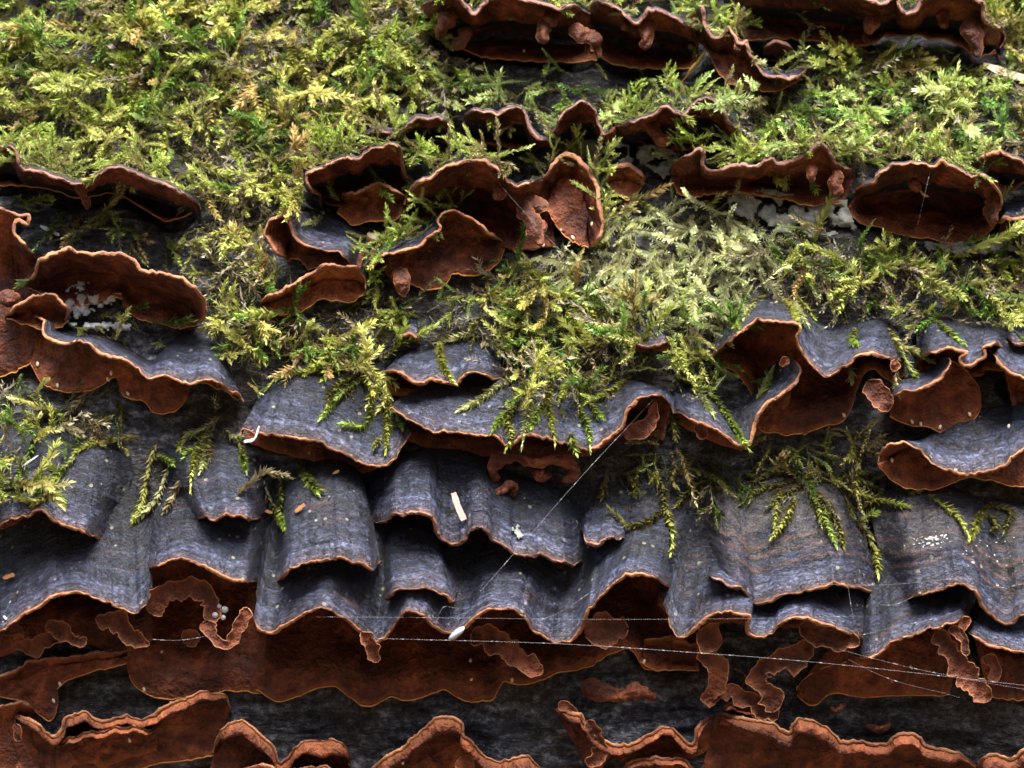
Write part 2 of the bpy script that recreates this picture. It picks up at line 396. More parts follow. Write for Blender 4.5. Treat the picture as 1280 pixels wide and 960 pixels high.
count = [0]
HOL = np.zeros((330, 400))     # how far the bark is hollowed, on a 4 pixel raster
RIMS = []
def bracket(label, R, A, L, d0=70, k=0.6, th=3.9, p=0.75, dl=4, te=(0.2, 0.2), tw=0.13, cap=None, hym=None, rim=None,
            droop=0, win=130, lip=0, margin=True, back=0.25, jit=1.0, name='bracket_fungus', maxd=None, aw=0.3, hollow=None, hw=0.75):
    count[0] += 1; sd = count[0] * 13
    if hollow is None: hollow = 0 if (lip or dl > 8) else 34
    cap = cap or M_CAP; hym = hym or M_HYM; rim = rim or M_RIM
    C = crom(R, 400)
    ln = np.sum(np.linalg.norm(np.diff(C[:, :2], axis=0), axis=1))
    n = max(16, int(ln / STEP))
    Rn = crom(R, n)[:, :2]
    arc = np.linspace(0, ln, n)
    # small crenulation of the margin
    Rn[:, 1] += jit * (1.3 * fbm(arc / 9.0, sd, 0, sd, 2) + 0.9 * fbm(arc / 4.6, sd, 0, sd + 3, 2))
    Rn[:, 1] -= jit * 6 * np.clip(vnoise(arc / 13.0, sd, 2, sd + 51) - .5, 0, 1)
    Rn[:, 0] += jit * (0.9 * fbm(arc / 8.0, sd + 7, 0, sd + 1, 2))
    u = par(Rn)
    wn = win / ln * n
    trend = smooth1(Rn[:, 1], wn)
    dr = d0 + k * (trend - Rn[:, 1])
    dr = smooth1(dr, 3) + 3.0 * fbm(arc / 30.0, sd, 5, sd + 5, 2)
    dr = np.clip(dr, 0.3 * d0, maxd or 2.2 * d0)
    ed = (te[0] + (1 - te[0]) * sstep(u / tw)) * (te[1] + (1 - te[1]) * sstep((1 - u) / tw))
    dr = dr * ed
    An = curve_or_off(A, u, Rn, trend, aw); Ln = curve_or_off(L, u, Rn, trend, 0.25)
    thn = th * (0.35 + 0.65 * sstep(u / 0.05) * sstep((1 - u) / 0.05)) * (1 + 0.42 * fbm(arc / 32.0, sd, 8, sd + 8, 3)).clip(.45, 1.7)
    m = 32
    s = np.linspace(0, 1, m)[:, None] ** 0.9
    G = np.zeros((m, n, 3))
    G[..., 0] = An[:, 0] * (1 - s) + Rn[:, 0] * s
    G[..., 1] = An[:, 1] * (1 - s) + (Rn[:, 1] - droop) * s + droop * s ** 7
    dd = -5 * (1 - s) + dr * (s ** p)
    G[..., 2] = dd
    wv = sstep(s * (1 - s) * 5)
    # growth ridges and folds as real relief
    dist = np.sqrt((G[..., 1] - Rn[:, 1]) ** 2 + (G[..., 2] - dr) ** 2 + (G[..., 0] - Rn[:, 0]) ** 2)
    G[..., 2] += wv * (2.0 * fbm(dist / 9.0, arc[None] / 60.0, 0, sd + 2, 2) + 1.2 * vnoise(dist / 4.5, arc[None] / 14.0, 0, sd + 21) + 4.2 * fbm(G[..., 0] / 26.0, dist / 80.0, 0, sd + 4, 2))
    Tu = np.gradient(G, axis=1); Ts = np.gradient(G, axis=0)
    Nn = np.cross(Tu, Ts); Nn /= np.linalg.norm(Nn, axis=-1, keepdims=True) + 1e-9
    for _ in range(2):
        Nn[:, 1:-1] = (Nn[:, :-2] + Nn[:, 1:-1] * 2 + Nn[:, 2:]) / 4
    Nn /= np.linalg.norm(Nn, axis=-1, keepdims=True) + 1e-9
    # underside
    edk = sstep(u / .10) * sstep((1 - u) / .10); edk = np.where(u < .5, np.maximum(edk, min(1, te[0] * 5)), np.maximum(edk, min(1, te[1] * 5)))
    m2 = 12
    idx = np.interp(np.linspace(1, back, m2), np.linspace(0, 1, m), np.arange(m))
    i0 = np.floor(idx).astype(int).clip(0, m - 2); fr = (idx - i0)[:, None, None]
    Q = (G[i0] * (1 - fr) + G[i0 + 1] * fr) - (Nn[i0] * (1 - fr) + Nn[i0 + 1] * fr) * thn[None, :, None]
    if lip:
        lp = lip * ed * (1 + 0.25 * fbm(arc / 40.0, sd, 11, sd + 9, 2))
        e0 = Q[0].copy()
        r1 = e0.copy(); r1[:, 1] += lp * 0.5; r1[:, 2] += 7
        r2 = e0.copy(); r2[:, 1] += lp; r2[:, 2] += 9
        r3 = e0.copy(); r3[:, 1] += lp * 1.15; r3[:, 2] = r3[:, 2] * 0.45
        r4 = e0.copy(); r4[:, 1] += lp * 1.0; r4[:, 2] = r4[:, 2] * 0.12 + 1
        t5 = np.linspace(0, 1, 8)[:, None, None]
        Q = np.concatenate([e0[None], (e0[None] + r1[None]) / 2, r1[None], (r1 + r2)[None] / 2, r2[None], (r2 + r3)[None] / 2, r3[None], r4[None]], 0)
    Cc = Q[-1]
    wl = np.linspace(0, 1, 13)[1:, None]
    ext = np.zeros((12, n, 3))
    ext[..., 0] = Cc[:, 0] * (1 - wl) + Ln[:, 0] * wl
    ljit = jit * (1.5 * fbm(arc / 10.0, sd, 3, sd + 31, 2))
    ext[..., 1] = Cc[:, 1] * (1 - wl) + (Ln[:, 1] + ljit) * wl
    dle = dl * edk - 8 * (1 - edk); ext[..., 2] = dle + (Cc[:, 2] - dle) * (1 - wl) ** 2.0
    hp = hollow * edk * sstep((1 - np.abs(2 * u - 1)) * 4) * np.sin(np.pi * np.clip(wl / hw, 0, 1)) ** .8
    ext[..., 2] -= hp
    U = np.concatenate([Q, ext], 0); hpf = np.concatenate([np.zeros(Q.shape[:2]), hp], 0)
    for _ in range(3 if not lip else 0):
        U[1:-1] = (U[:-2] + 2 * U[1:-1] + U[2:]) / 4
    fall = np.clip(np.linspace(0, 1, len(U)) * 4, 0, 1)[:, None]
    U[..., 2] += fall * (3.6 * fbm(U[..., 0] / 34.0, U[..., 1] / 26.0, 0, sd + 40, 4))
    U[..., 2] = np.maximum(U[..., 2], 2.0 * edk - 8 * (1 - edk) - hpf)
    if not lip:
        gq = (G[i0] * (1 - fr) + G[i0 + 1] * fr)[..., 2]; U[1:m2, :, 2] = np.minimum(U[1:m2, :, 2], gq[1:] - 1.0)
    np.minimum.at(HOL, (((U[..., 1] + 160) / 4).round().astype(int).clip(0, 329), ((U[..., 0] + 160) / 4).round().astype(int).clip(0, 399)), np.minimum(U[..., 2] - 6, 0) * (hpf > 3))
    low = U[-1].copy()
    sk1 = low.copy(); sk1[:, 1] += 1.2; sk1[:, 2] = low[:, 2] * 0.6
    sk2 = low.copy(); sk2[:, 1] += 0.6; sk2[:, 2] = -6
    U2 = np.concatenate([U, sk1[None], sk2[None]], 0)
    # rim
    e1, e2 = G[-1], U[0]
    out = Ts[-1] / (np.linalg.norm(Ts[-1], axis=-1, keepdims=True) + 1e-9)
    ang = np.linspace(0, math.pi, 7)
    cen = (e1 + e2) / 2; hv = (e1 - e2) / 2; rad_ = np.linalg.norm(hv, axis=-1, keepdims=True)
    K = np.stack([cen + hv * math.cos(a_) * (1.12 if 0 < i < 6 else 1) + out * rad_ * math.sin(a_) * 1.1 for i, a_ in enumerate(ang)], 0)
    K[1:-1] += 0.9 * fbm(arc / 3.0, np.arange(1, 6)[:, None] * 3.1, sd, sd + 77, 2)[..., None] * jit
    W_cap = proj(G[..., 0], G[..., 1], G[..., 2]); W_u = proj(U2[..., 0], U2[..., 1], U2[..., 2]); W_k = proj(K[..., 0], K[..., 1], K[..., 2])
    root = empty(name, tuple(proj(An[n // 2, 0], An[n // 2, 1], 0)), label, 'fungus', 'wavy bracket fungi on the log')
    uvc = np.stack([np.broadcast_to(arc * 0.2, dist.shape) + sd, dist * 0.2], -1)
    part('cap', W_cap, grid_faces(m, n), cap, root, uv=uvc.reshape(-1, 2))
    part('rim', W_k, grid_faces(7, n), rim, root)
    du = np.sqrt(((U2 - U2[0]) ** 2).sum(-1)); dlw = np.sqrt(((U2 - U2[-3]) ** 2).sum(-1))
    uvu = np.stack([np.broadcast_to(arc * 0.2, du.shape), np.minimum(du, dlw * 1.4) * 0.2], -1)
    part('underside', W_u, grid_faces(len(U2), n), hym, root, uv=uvu.reshape(-1, 2))
    if margin:
        a6 = np.linspace(0, 2 * math.pi, 6, endpoint=False)
        rr = 0.95 + 0.35 * vnoise(arc / 12.0, sd, 0, sd)
        T = np.stack([np.stack([low[:, 0], low[:, 1] + rr * math.sin(b_), low[:, 2] + rr * math.cos(b_)], -1) for b_ in a6], 0)
        W = proj(T[..., 0], T[..., 1], T[..., 2]).transpose(1, 0, 2)
        part('margin', W, grid_faces(n, 6, wrap=True), M_MARG, root)
    st = max(1, n // max(8, n // 4))
    bvh_add(W_cap[::3, ::4], grid_faces(*W_cap[::3, ::4].shape[:2]), 1)
    bvh_add(W_u[::2, ::4], grid_faces(*W_u[::2, ::4].shape[:2]), 2)
    RIMS.append((Rn, dr))
    return root

def tube(name, root, path, mat, flat=1.0, seed=0, rough=0.34, seg=18, ribbon=False):
    """rounded lumpy tube through (x, y, D, r) points, as one closed mesh"""
    P = np.asarray(path, float)
    ln = np.sum(np.linalg.norm(np.diff(P[:, :3], axis=0), axis=1)); n = max(8, int(ln / 2.5))
    C = crom(P, n); C[:, 2] += 2
    T = np.gradient(C[:, :3], axis=0); T /= np.linalg.norm(T, axis=1, keepdims=True)
    up = np.array([0, 0, 1.0]); B1 = np.cross(T, up); B1 /= np.linalg.norm(B1, axis=1, keepdims=True) + 1e-6
    B2 = np.cross(B1, T)
    t = np.linspace(0, 1, n); r0 = C[0, 3]; endl = C[-1, 3] / max(ln, 1)
    rr = C[:, 3] * np.sqrt(np.clip(1 - ((t - (1 - endl)) / endl).clip(0, 1) ** 2, 0.02, 1)) * np.sqrt(np.clip(1 - ((r0 / max(ln, 1) - t) / (r0 / max(ln, 1))).clip(0, 1) ** 2, 0.02, 1))
    an = np.linspace(0, 2 * math.pi, seg, endpoint=False)
    ca, sn = np.cos(an), np.sin(an)
    ragg = 1 + .30 * fbm(t * ln / 9.0, np.sign(ca)[:, None] * 3.0, seed, seed + 3, 2).T + .10 * vnoise(t * ln / 3.0, np.sign(ca)[:, None] * 5.0, seed, seed + 4).T
    lump = 1 + rough * fbm(t[:, None] * ln / 13.0, an[None] * .8, seed, seed + 5, 3)
    lens = np.sign(sn) * np.abs(sn) ** 1.9
    if ribbon:
        ragg = 1 + 1.25 * (ragg - 1)
        lens = np.where(sn >= -1e-6, .55 * ca ** 2 - .12, -.5); lump = 1 + .3 * (lump - 1)
    W = C[:, None, :3] + rr[:, None, None] * (B1[:, None] * (ca[None] * ragg)[..., None] + flat * .8 * B2[:, None] * (lens[None] * lump)[..., None])
    W[..., 2] += 1.6 * fbm(W[..., 0] / 7.0, W[..., 1] / 7.0, 0, seed + 6, 2)
    Wp = proj(W[..., 0], W[..., 1], np.maximum(W[..., 2], -8))
    V = Wp.reshape(-1, 3)
    F = grid_faces(n, seg, wrap=True)
    F = np.vstack([F, np.stack([np.arange(1, seg - 2, 2) * 0, np.arange(1, seg - 2, 2), np.arange(2, seg - 1, 2), np.arange(3, seg, 2)], -1)[:, ::-1],
                   (n - 1) * seg + np.stack([np.arange(1, seg - 2, 2) * 0, np.arange(1, seg - 2, 2), np.arange(2, seg - 1, 2), np.arange(3, seg, 2)], -1)])
    uv = np.zeros((len(V), 2)); uv[:, 1] = np.tile(np.abs(sn) * 3.0, n)
    if not root: return V, F, uv
    o = part(name, V, F, mat, root, uv=uv)
    for k_ in (0, seg // 2):
        mr = .7 if ribbon else .5; E = W[:, k_]; a5 = np.linspace(0, 2 * math.pi, 5, endpoint=False)
        T5 = np.stack([np.stack([E[:, 0] + mr * math.cos(b_) * np.sign(1 - 2 * (k_ > 0)), E[:, 1] + mr * math.sin(b_), E[:, 2] + mr * math.cos(b_)], -1) for b_ in a5], 1)
        part('margin', proj(T5[..., 0], T5[..., 1], T5[..., 2]), grid_faces(n, 5, wrap=True), M_RIM, root).parent = o
    return o

M_NODH = hym_material('nodule_brown', (0.065, 0.019, 0.010), (0.12, 0.037, 0.019), (0.21, 0.072, 0.036))
BR = {}
B = bracket
# ---- top row, seen from below
BR['b1'] = B('moss-covered brown bracket with several finger-like nodules hanging from its dark underside',
  [(520,14),(530,4),(548,0),(570,-4),(592,14),(602,4),(622,-6),(650,-3),(665,0),(682,5),(702,8),(720,9),(735,16),(744,23)], 34, [(528,36),(560,52),(600,70),(650,76),(700,78),(746,74)], d0=98, droop=13, k=.5, rim=M_RIMD, hollow=55, hw=.85)
BR['b2'] = B('short brown bracket under moss with one thick hanging nodule, beside the many-fingered bracket',
  [(734,6),(745,3),(762,4),(776,10),(786,20),(795,28),(803,20),(810,12),(822,10),(840,18),(856,28),(872,34)], 30, [(738,62),(770,80),(820,86),(872,84)], d0=88, droop=13, k=.5, rim=M_RIMD, hollow=55, hw=.85)
BR['b3'] = B('brown bracket curling into a ragged scoop above bright moss',
  [(862,22),(868,10),(880,10),(884,34),(894,45),(905,40),(912,33),(920,44),(926,54),(935,50),(938,66),(946,80),(957,91),(976,97),(998,93),(1007,84),(1006,72)], [(866,50),(890,62),(930,75),(970,84),(1000,80)], [(884,62),(898,90),(915,105),(940,110),(970,115),(1003,98)], d0=62, k=.35, rim=M_RIMD, dl=22)
BR['b3b'] = B('small brown flap tucked behind the ragged scoop under moss',
  [(956,62),(964,52),(976,50),(986,55),(990,66)], 14, 18, d0=42, rim=M_RIMD, margin=False)
BR['b4'] = B('wide brown bracket whose end lobe hangs beside a pale straw',
  [(905,-14),(950,-20),(1000,-16),(1050,-12),(1100,2),(1120,-4),(1130,12),(1142,13),(1154,-4),(1185,-8),(1228,2),(1231,20),(1241,30),(1252,33),(1257,48),(1250,60)], 40, [(930,50),(985,48),(1040,54),(1085,56),(1110,44),(1160,46),(1190,52),(1222,70),(1244,64)], d0=100, droop=13, k=.4, rim=M_RIMD, dl=12, hollow=45)
# ---- second row, arches under moss
BR['c13'] = B('low dark arched bracket almost buried in moss, next to the eared small arch',
  [(452,170),(470,163),(490,166),(510,155),(525,147),(545,147),(560,153),(568,164)], 14, 22, d0=63, droop=13, rim=M_RIMD, margin=False, hollow=55, hw=.85)
BR['c10'] = B('small arched bracket with a rounded brown ear, crossed by a spider thread',
  [(579,156),(583,141),(595,136),(608,139),(620,143),(640,133),(655,135),(660,150),(668,165),(678,175),(690,177)], 24, [(584,170),(604,178),(632,182),(662,187),(690,184)], d0=76, droop=13, k=.5, rim=M_RIMD, margin=False, hollow=55, hw=.85)
BR['c11'] = B('single horseshoe-shaped bracket arch open to a dark hollow',
  [(690,176),(695,158),(705,140),(720,128),(735,128),(745,138),(749,155),(756,166),(768,160)], 30, [(697,178),(720,184),(745,177),(766,172)], d0=81, droop=13, k=.5, rim=M_RIMD, margin=False, hollow=55, hw=.85)
BR['c12'] = B('double-peaked arched bracket with a curved brown horn inside its hollow',
  [(768,160),(790,152),(805,147),(818,140),(832,131),(845,140),(855,143),(865,130),(880,121),(893,125),(908,138),(912,152),(925,160),(922,172)], 30, [(775,172),(810,180),(850,188),(900,182),(922,176)], d0=88, droop=13, k=.5, rim=M_RIMD, margin=False, hollow=55, hw=.85)
BR['c15'] = B('wavy bracket under bright moss with one broad brown ear, above bare grey crust',
  [(840,216),(842,206),(855,196),(868,188),(878,184),(882,195),(880,205),(890,212),(905,210),(925,203),(940,209),(950,208),(955,200),(965,196),(975,203),(990,200),(1000,195),(1010,190),(1020,179),(1032,181),(1042,196),(1052,208),(1068,212)], 20, [(840,216),(842,230),(851,242),(872,245),(897,241),(930,242),(960,246),(990,252),(1020,256),(1055,252)], d0=67, k=.5, rim=M_RIMD, dl=9, hollow=30)
BR['c17'] = B('wide brown hollow bracket with a nodule hanging in its centre and a spider thread across',
  [(1066,242),(1075,232),(1090,227),(1095,218),(1110,208),(1125,203),(1150,204),(1165,206),(1175,200),(1185,205),(1200,210),(1214,221),(1226,217),(1240,225),(1250,240),(1253,256),(1244,272)], [(1070,250),(1110,240),(1160,236),(1210,245),(1240,260)], [(1058,262),(1075,278),(1100,285),(1130,295),(1160,298),(1185,305),(1215,303),(1243,284)], d0=95, k=.5, droop=13, dl=5, hollow=60, hw=.7)
BR['c18'] = B('brown pointed bracket behind the wide hollow one, peeking from moss',
  [(1216,214),(1222,202),(1232,194),(1250,188),(1265,195),(1285,205),(1310,212)], 26, [(1226,220),(1250,233),(1263,239),(1285,226),(1310,224)], d0=85, droop=13)
BR['c19'] = B('thin dark bracket tip with lilac top beside mossy grey crust',
  [(1246,276),(1255,271),(1268,273),(1290,269),(1315,272)], [(1256,258),(1290,250),(1315,250)], 22, d0=48, margin=False, hollow=0)
BR['c14'] = B('small round brown disc-shaped fungus on its own against dark bark',
  [(756,227),(760,213),(775,205),(792,207),(803,219),(805,231)], 10, [(756,227),(765,237),(778,246),(785,249),(795,241),(805,231)], d0=26, dl=12, k=.2, te=(.6,.6), th=5)
# ---- centre left cluster
BR['c8'] = B('hooded brown bracket with a moss sprig hanging inside its hollow',
  [(402,248),(388,238),(381,223),(388,213),(400,209),(415,202),(430,196),(448,198),(456,190),(470,184),(482,182),(495,182),(503,190),(505,205),(509,220),(514,226)], 26, [(404,250),(418,256),(440,262),(470,266),(500,262),(516,250)], d0=90, k=.4, droop=13, margin=False, hollow=55, hw=.85)
BR['c8b'] = B('small brown lobe growing out from under the hooded bracket',
  [(427,243),(436,239),(450,238),(462,231),(476,228),(490,234),(506,243)], 12, [(421,266),(432,274),(442,281),(462,276),(486,277),(500,270)], d0=46, k=.3, dl=16, lip=0)
BR['c9'] = B('broad brown tent-shaped bracket with a ring-tipped nodule under its peak',
  [(504,254),(512,240),(522,226),(540,220),(548,212),(565,205),(585,199),(600,198),(615,205),(630,220),(643,232),(655,229),(670,226),(686,222)], 32, [(512,272),(545,276),(590,296),(618,308),(655,312),(694,306)], d0=102, k=.5, droop=13, margin=False, hollow=55, hw=.85)
BR['c9b'] = B('tall brown ear-shaped lobe with orange edge dotted with cream grains',
  [(676,238),(681,220),(690,204),(704,191),(720,194),(732,206),(741,217),(748,235),(752,260),(755,284),(749,300),(738,309)], [(690,240),(704,215),(716,215),(728,240),(735,270),(735,295)], [(684,262),(694,280),(706,294),(720,304),(736,310)], d0=52, k=0, dl=20, th=5, hollow=0)
BR['c6a'] = B('lilac-topped bracket with a rounded cupped lobe at one end',
  [(362,325),(346,318),(337,305),(330,291),(335,279),(346,270),(358,265),(364,276),(367,291),(377,301),(391,308),(406,312),(424,315),(435,325),(446,341)], [(352,300),(362,282),(380,270),(410,266),(440,276),(462,300)], [(360,326),(366,322),(376,325),(386,336),(402,333),(426,332),(448,344)], d0=56, k=.3, dl=12)
BR['c6b'] = B('brown fan-like bracket with scalloped lower lobes, its lilac edge sloping under moss',
  [(453,339),(470,328),(485,317),(505,313),(520,308),(535,294),(548,284),(545,275),(554,266),(566,262),(590,272),(614,290),(629,302)], [(458,318),(480,300),(510,286),(540,270),(570,275),(610,300)], [(488,344),(497,366),(507,371),(513,355),(530,362),(550,360),(562,350),(566,343),(585,345),(606,341),(624,328),(631,312)], d0=64, k=.15, dl=14)
BR['c7'] = B('tongue-shaped rusty bracket with a bright orange edge lying over brown moss',
  [(326,376),(335,368),(350,363),(370,352),(390,340),(403,331),(425,332),(445,332),(455,345),(458,360)], 12, [(326,376),(330,386),(345,394),(365,393),(385,385),(402,372),(418,376),(435,378),(450,371),(458,360)], d0=52, dl=18, k=.15, te=(.55,.55), hym=M_HYMR, rim=M_RIM)
# ---- left column
BR['c1'] = B('dark brown double-arched bracket under moss, tapering to a pointed end',
  [(-22,196),(0,186),(12,182),(22,190),(25,203),(33,210),(50,212),(70,220),(92,231),(103,227),(115,228),(125,215),(138,208),(160,210),(185,220),(205,228),(225,240),(245,252),(251,260)], 24, [(-22,232),(30,232),(70,238),(100,248),(140,240),(170,256),(195,270),(212,276),(240,265)], d0=90, k=.5, droop=13, rim=M_RIMD, hollow=55, hw=.85)
BR['c2'] = B('long brown bracket with a rounded end lobe and pale mould patch under it',
  [(28,354),(40,346),(47,326),(60,318),(75,312),(85,308),(100,314),(125,315),(150,316),(170,325),(178,337),(200,340),(220,345),(240,355),(252,365),(258,380),(256,396),(246,407)], [(40,365),(80,345),(140,338),(190,355),(230,370),(245,390)], [(36,360),(60,372),(100,382),(148,372),(155,385),(175,398),(200,405),(224,409),(244,408)], d0=81, k=.3, droop=4, dl=14, hollow=26)
BR['c3'] = B('crumpled brown bracket with a curled dull edge and deep dark hollow',
  [(-40,268),(-15,258),(0,260),(15,263),(25,268),(35,265),(39,273),(35,281),(23,279),(20,289),(27,300),(38,312),(46,320)], [(-40,300),(0,300),(25,310),(40,330)], [(-40,478),(0,470),(25,462),(40,450),(52,420),(50,390)], d0=85, k=.2, dl=8, rim=M_RIM, hollow=40, hw=.5)
BR['c4'] = B('small smooth brown tongue lobe above an orange-edged bracket',
  [(6,396),(14,386),(26,378),(45,369),(65,368),(80,378),(88,391),(82,402)], 10, [(8,398),(25,404),(45,410),(62,412),(76,409),(83,402)], d0=58, dl=34, k=.1, te=(.6,.6), hym=M_HYM)
BR['c5'] = B('orange-edged bracket sloping down to a blue-black hood, with rusty scalloped lobes beneath',
  [(32,404),(35,397),(47,396),(57,402),(54,412),(62,422),(80,428),(100,425),(110,428),(130,440),(150,446),(170,457),(180,468),(190,472),(205,467),(220,473),(232,478),(250,475),(270,475),(285,485),(300,493),(304,501)], [(58,404),(110,416),(150,428),(188,450),(205,432),(228,416),(256,414),(276,438),(296,482)], [(38,455),(50,475),(65,485),(85,489),(110,489),(125,482),(145,473),(150,490),(165,500),(180,502),(192,515),(205,517),(222,510),(234,495),(240,478),(270,484),(298,500)], d0=68, k=.3, dl=10, hym=M_HYMR)
# ---- middle row
BR['d9'] = B('tiny dark stub of a bracket with a red-brown edge set in moss',
  [(500,420),(505,416),(513,414),(521,418),(525,423)], [(503,400),(512,396),(523,400)], 8, d0=26, margin=False, th=5, hollow=0)
BR['d3'] = B('short flat blue-black bracket with a thin orange wavy edge below withered moss',
  [(480,465),(490,462),(500,466),(512,472),(525,476),(540,473),(555,475),(568,479),(575,470),(585,466),(600,466),(615,470),(626,473)], [(500,442),(540,428),(590,424),(624,428)], 26, d0=58, k=.5, margin=False)
BR['d1'] = B('broad blue-black bracket dipping to a blunt point, moss sprigs lying on it',
  [(301,546),(301,537),(310,535),(320,540),(340,541),(365,545),(395,551),(415,560),(430,565),(445,573),(460,579),(478,580),(490,576),(498,565),(508,550),(513,541)], [(330,482),(362,458),(400,454),(440,464),(478,490),(502,515)], [(306,550),(350,566),(400,578),(450,590),(500,572)], d0=62, k=.3, margin=False, te=(.5,.5))
BR['d2a'] = B('long wavy blue-black bracket with orange edge, moss fringe hanging over it',
  [(485,515),(490,510),(500,515),(515,525),(530,533),(548,542),(560,538),(575,539),(600,543),(618,544),(628,549),(633,556),(641,552),(650,544),(668,541),(685,548),(700,553),(720,558),(735,560),(745,556),(760,545),(775,533),(782,515),(790,503),(800,496),(815,494),(828,493),(836,503),(842,516)], [(500,496),(560,470),(640,462),(720,466),(790,474),(842,488)], [(500,545),(560,566),(640,570),(720,572),(790,540),(830,550)], d0=85, k=.6, margin=False, te=(.45,.45))
BR['d2b'] = B('folded blue-black bracket forming a mossy cup with a curled orange lip',
  [(841,514),(850,516),(865,523),(880,530),(895,535),(910,545),(922,553),(932,557),(938,550),(940,535),(944,520),(952,508),(965,498),(980,488),(993,476),(1000,463),(995,453),(985,448),(975,446)], [(842,486),(880,486),(910,505),(930,505),(945,480),(958,462),(972,452)], [(850,530),(890,550),(930,562),(948,538),(965,520),(985,505),(990,480)], d0=66, k=.15, margin=False, hollow=0)
BR['d4'] = B('high-arched blue-black bracket with deep brown hollow and scalloped brown sheet below',
  [(889,450),(893,440),(905,430),(918,420),(925,412),(938,403),(950,400),(975,401),(998,404),(1002,411),(997,421),(1003,437),(1012,450),(1022,463),(1033,470),(1045,465),(1060,455),(1072,443),(1085,440),(1100,442),(1115,448),(1131,455)], [(900,412),(935,378),(975,372),(1005,385),(1030,402),(1062,404),(1100,398),(1130,420)], [(890,456),(915,462),(938,490),(948,533),(967,541),(986,544),(1010,541),(1030,532),(1045,530),(1058,522),(1066,506),(1072,484),(1080,466),(1092,462),(1104,470),(1118,478),(1131,470)], d0=85, k=.45, p=.7, hollow=50, hw=.7)
BR['d5'] = B('ribbed blue-black bracket with a small rolled loop in its orange edge',
  [(1148,448),(1160,440),(1180,435),(1200,436),(1212,441),(1203,447),(1207,454),(1220,452),(1230,445),(1228,435),(1240,428),(1255,432),(1259,441)], [(1144,405),(1165,392),(1200,396),(1230,402),(1260,412)], 26, d0=74, k=.3, margin=False)
BR['d6'] = B('curled dark bracket lip with a broad rusty lobe beneath, dotted with cream grains',
  [(1110,500),(1118,492),(1130,488),(1146,486),(1165,478),(1180,465),(1187,452),(1182,446),(1172,447)], [(1118,478),(1140,468),(1160,460),(1172,452)], [(1112,522),(1125,528),(1142,533),(1160,534),(1176,542),(1196,541),(1216,526),(1227,506),(1222,482),(1206,462),(1186,450)], d0=68, k=.1, dl=12, hym=M_HYMR)
BR['d7'] = B('descending orange-edged bracket end with a brown underside lobe, beside the ribbed bracket',
  [(1236,436),(1245,445),(1260,460),(1275,469),(1292,476),(1315,480)], [(1248,420),(1270,425),(1315,430)], [(1264,500),(1268,520),(1285,535),(1315,540)], d0=68, k=.2, hym=M_HYMR)
BR['d8'] = B('rusty scoop-shaped tongue bracket with black upper side, alone on dark wood',
  [(1097,578),(1100,565),(1110,556),(1122,552),(1137,555),(1155,568),(1170,580),(1190,587),(1210,592),(1230,588),(1255,580),(1270,565),(1292,554),(1315,545)], [(1120,570),(1160,545),(1200,520),(1250,505),(1315,500)], [(1097,578),(1105,591),(1120,603),(1140,611),(1165,611),(1190,604),(1215,597),(1240,601),(1270,608),(1315,614)], d0=62, dl=24, k=-.1, te=(.6,.6), hym=M_HYMR)
BR['dr'] = B('small cap fragment with dark ridges poking out of yellow moss',
  [(792,428),(805,431),(822,430),(836,424)], [(798,400),(812,394),(828,402)], 10, d0=34, margin=False, rim=M_RIMD, hollow=0)
BR['dr2'] = B('dark ridged cap fragment behind moss above the rolled-loop bracket',
  [(1258,420),(1270,428),(1290,428),(1315,425)], [(1262,405),(1285,398),(1315,400)], 10, d0=40, margin=False, rim=M_RIMD, hollow=0)
# ---- lower caps
BR['e1'] = B('big smooth blue-black bracket with an orange edge arching over a dark gap',
  [(-30,672),(-10,660),(0,655),(12,648),(28,646),(48,637),(60,642),(75,652),(95,660),(110,666),(122,673),(139,680)], [(-30,520),(20,528),(70,536),(125,548),(172,575)], 5, d0=82, k=.5, margin=False, te=(.5,.05), tw=.22, p=.62)
BR['e2'] = B('dark cap with a broken thin orange edge, under pale moss sprigs between two larger caps',
  [(232,649),(245,648),(258,646),(268,650),(280,642),(300,643),(320,648),(332,640)], [(190,568),(235,548),(290,555),(345,580)], 5, d0=78, k=.7, margin=False, p=.6, te=(.05,.05), tw=.25)
BR['e3'] = B('tube-like ribbed blue-black bracket with flared orange rim, moss sprig beside it',
  [(346,727),(352,718),(365,710),(380,703),(395,699),(408,699),(416,697),(426,695),(440,701),(455,703),(468,712),(475,700)], [(352,600),(385,578),(420,572),(452,590),(462,625)], 5, d0=100, k=.6, margin=False, p=.6, te=(.4,.4), tw=.1)
BR['e4'] = B('narrow barrel-shaped blue-black bracket with broken orange rim below a torn cap',
  [(482,748),(490,741),(505,736),(518,735),(535,734),(548,740),(560,744),(566,749),(571,738)], [(478,668),(498,648),(525,644),(550,660)], 5, d0=104, k=.6, margin=False, p=.6, te=(.5,.5), tw=.1)
BR['e5'] = B('wide torn blue-black cap with a pale wood splinter on it and ragged red-brown edge',
  [(461,657),(475,650),(490,643),(505,641),(520,638),(535,640),(545,650),(547,663),(555,673),(570,679),(580,675),(585,665),(592,658),(600,656),(610,662),(618,673),(630,680),(645,690),(660,694),(680,695),(695,698),(710,703),(725,705),(734,706),(738,697)], [(462,596),(520,562),(580,560),(640,590),(690,606),(732,640)], 5, d0=84, k=.95, margin=False, rim=M_RIMD, jit=1.6, p=.6)
BR['e6'] = B('small torn dark flap with a red edge beside a looping moss sprig',
  [(726,656),(728,670),(738,677),(750,675),(758,672),(770,671),(780,672),(787,666)], [(726,640),(745,622),(770,622),(790,640)], 5, d0=70, k=.3, margin=False, rim=M_RIMD, jit=1.5)
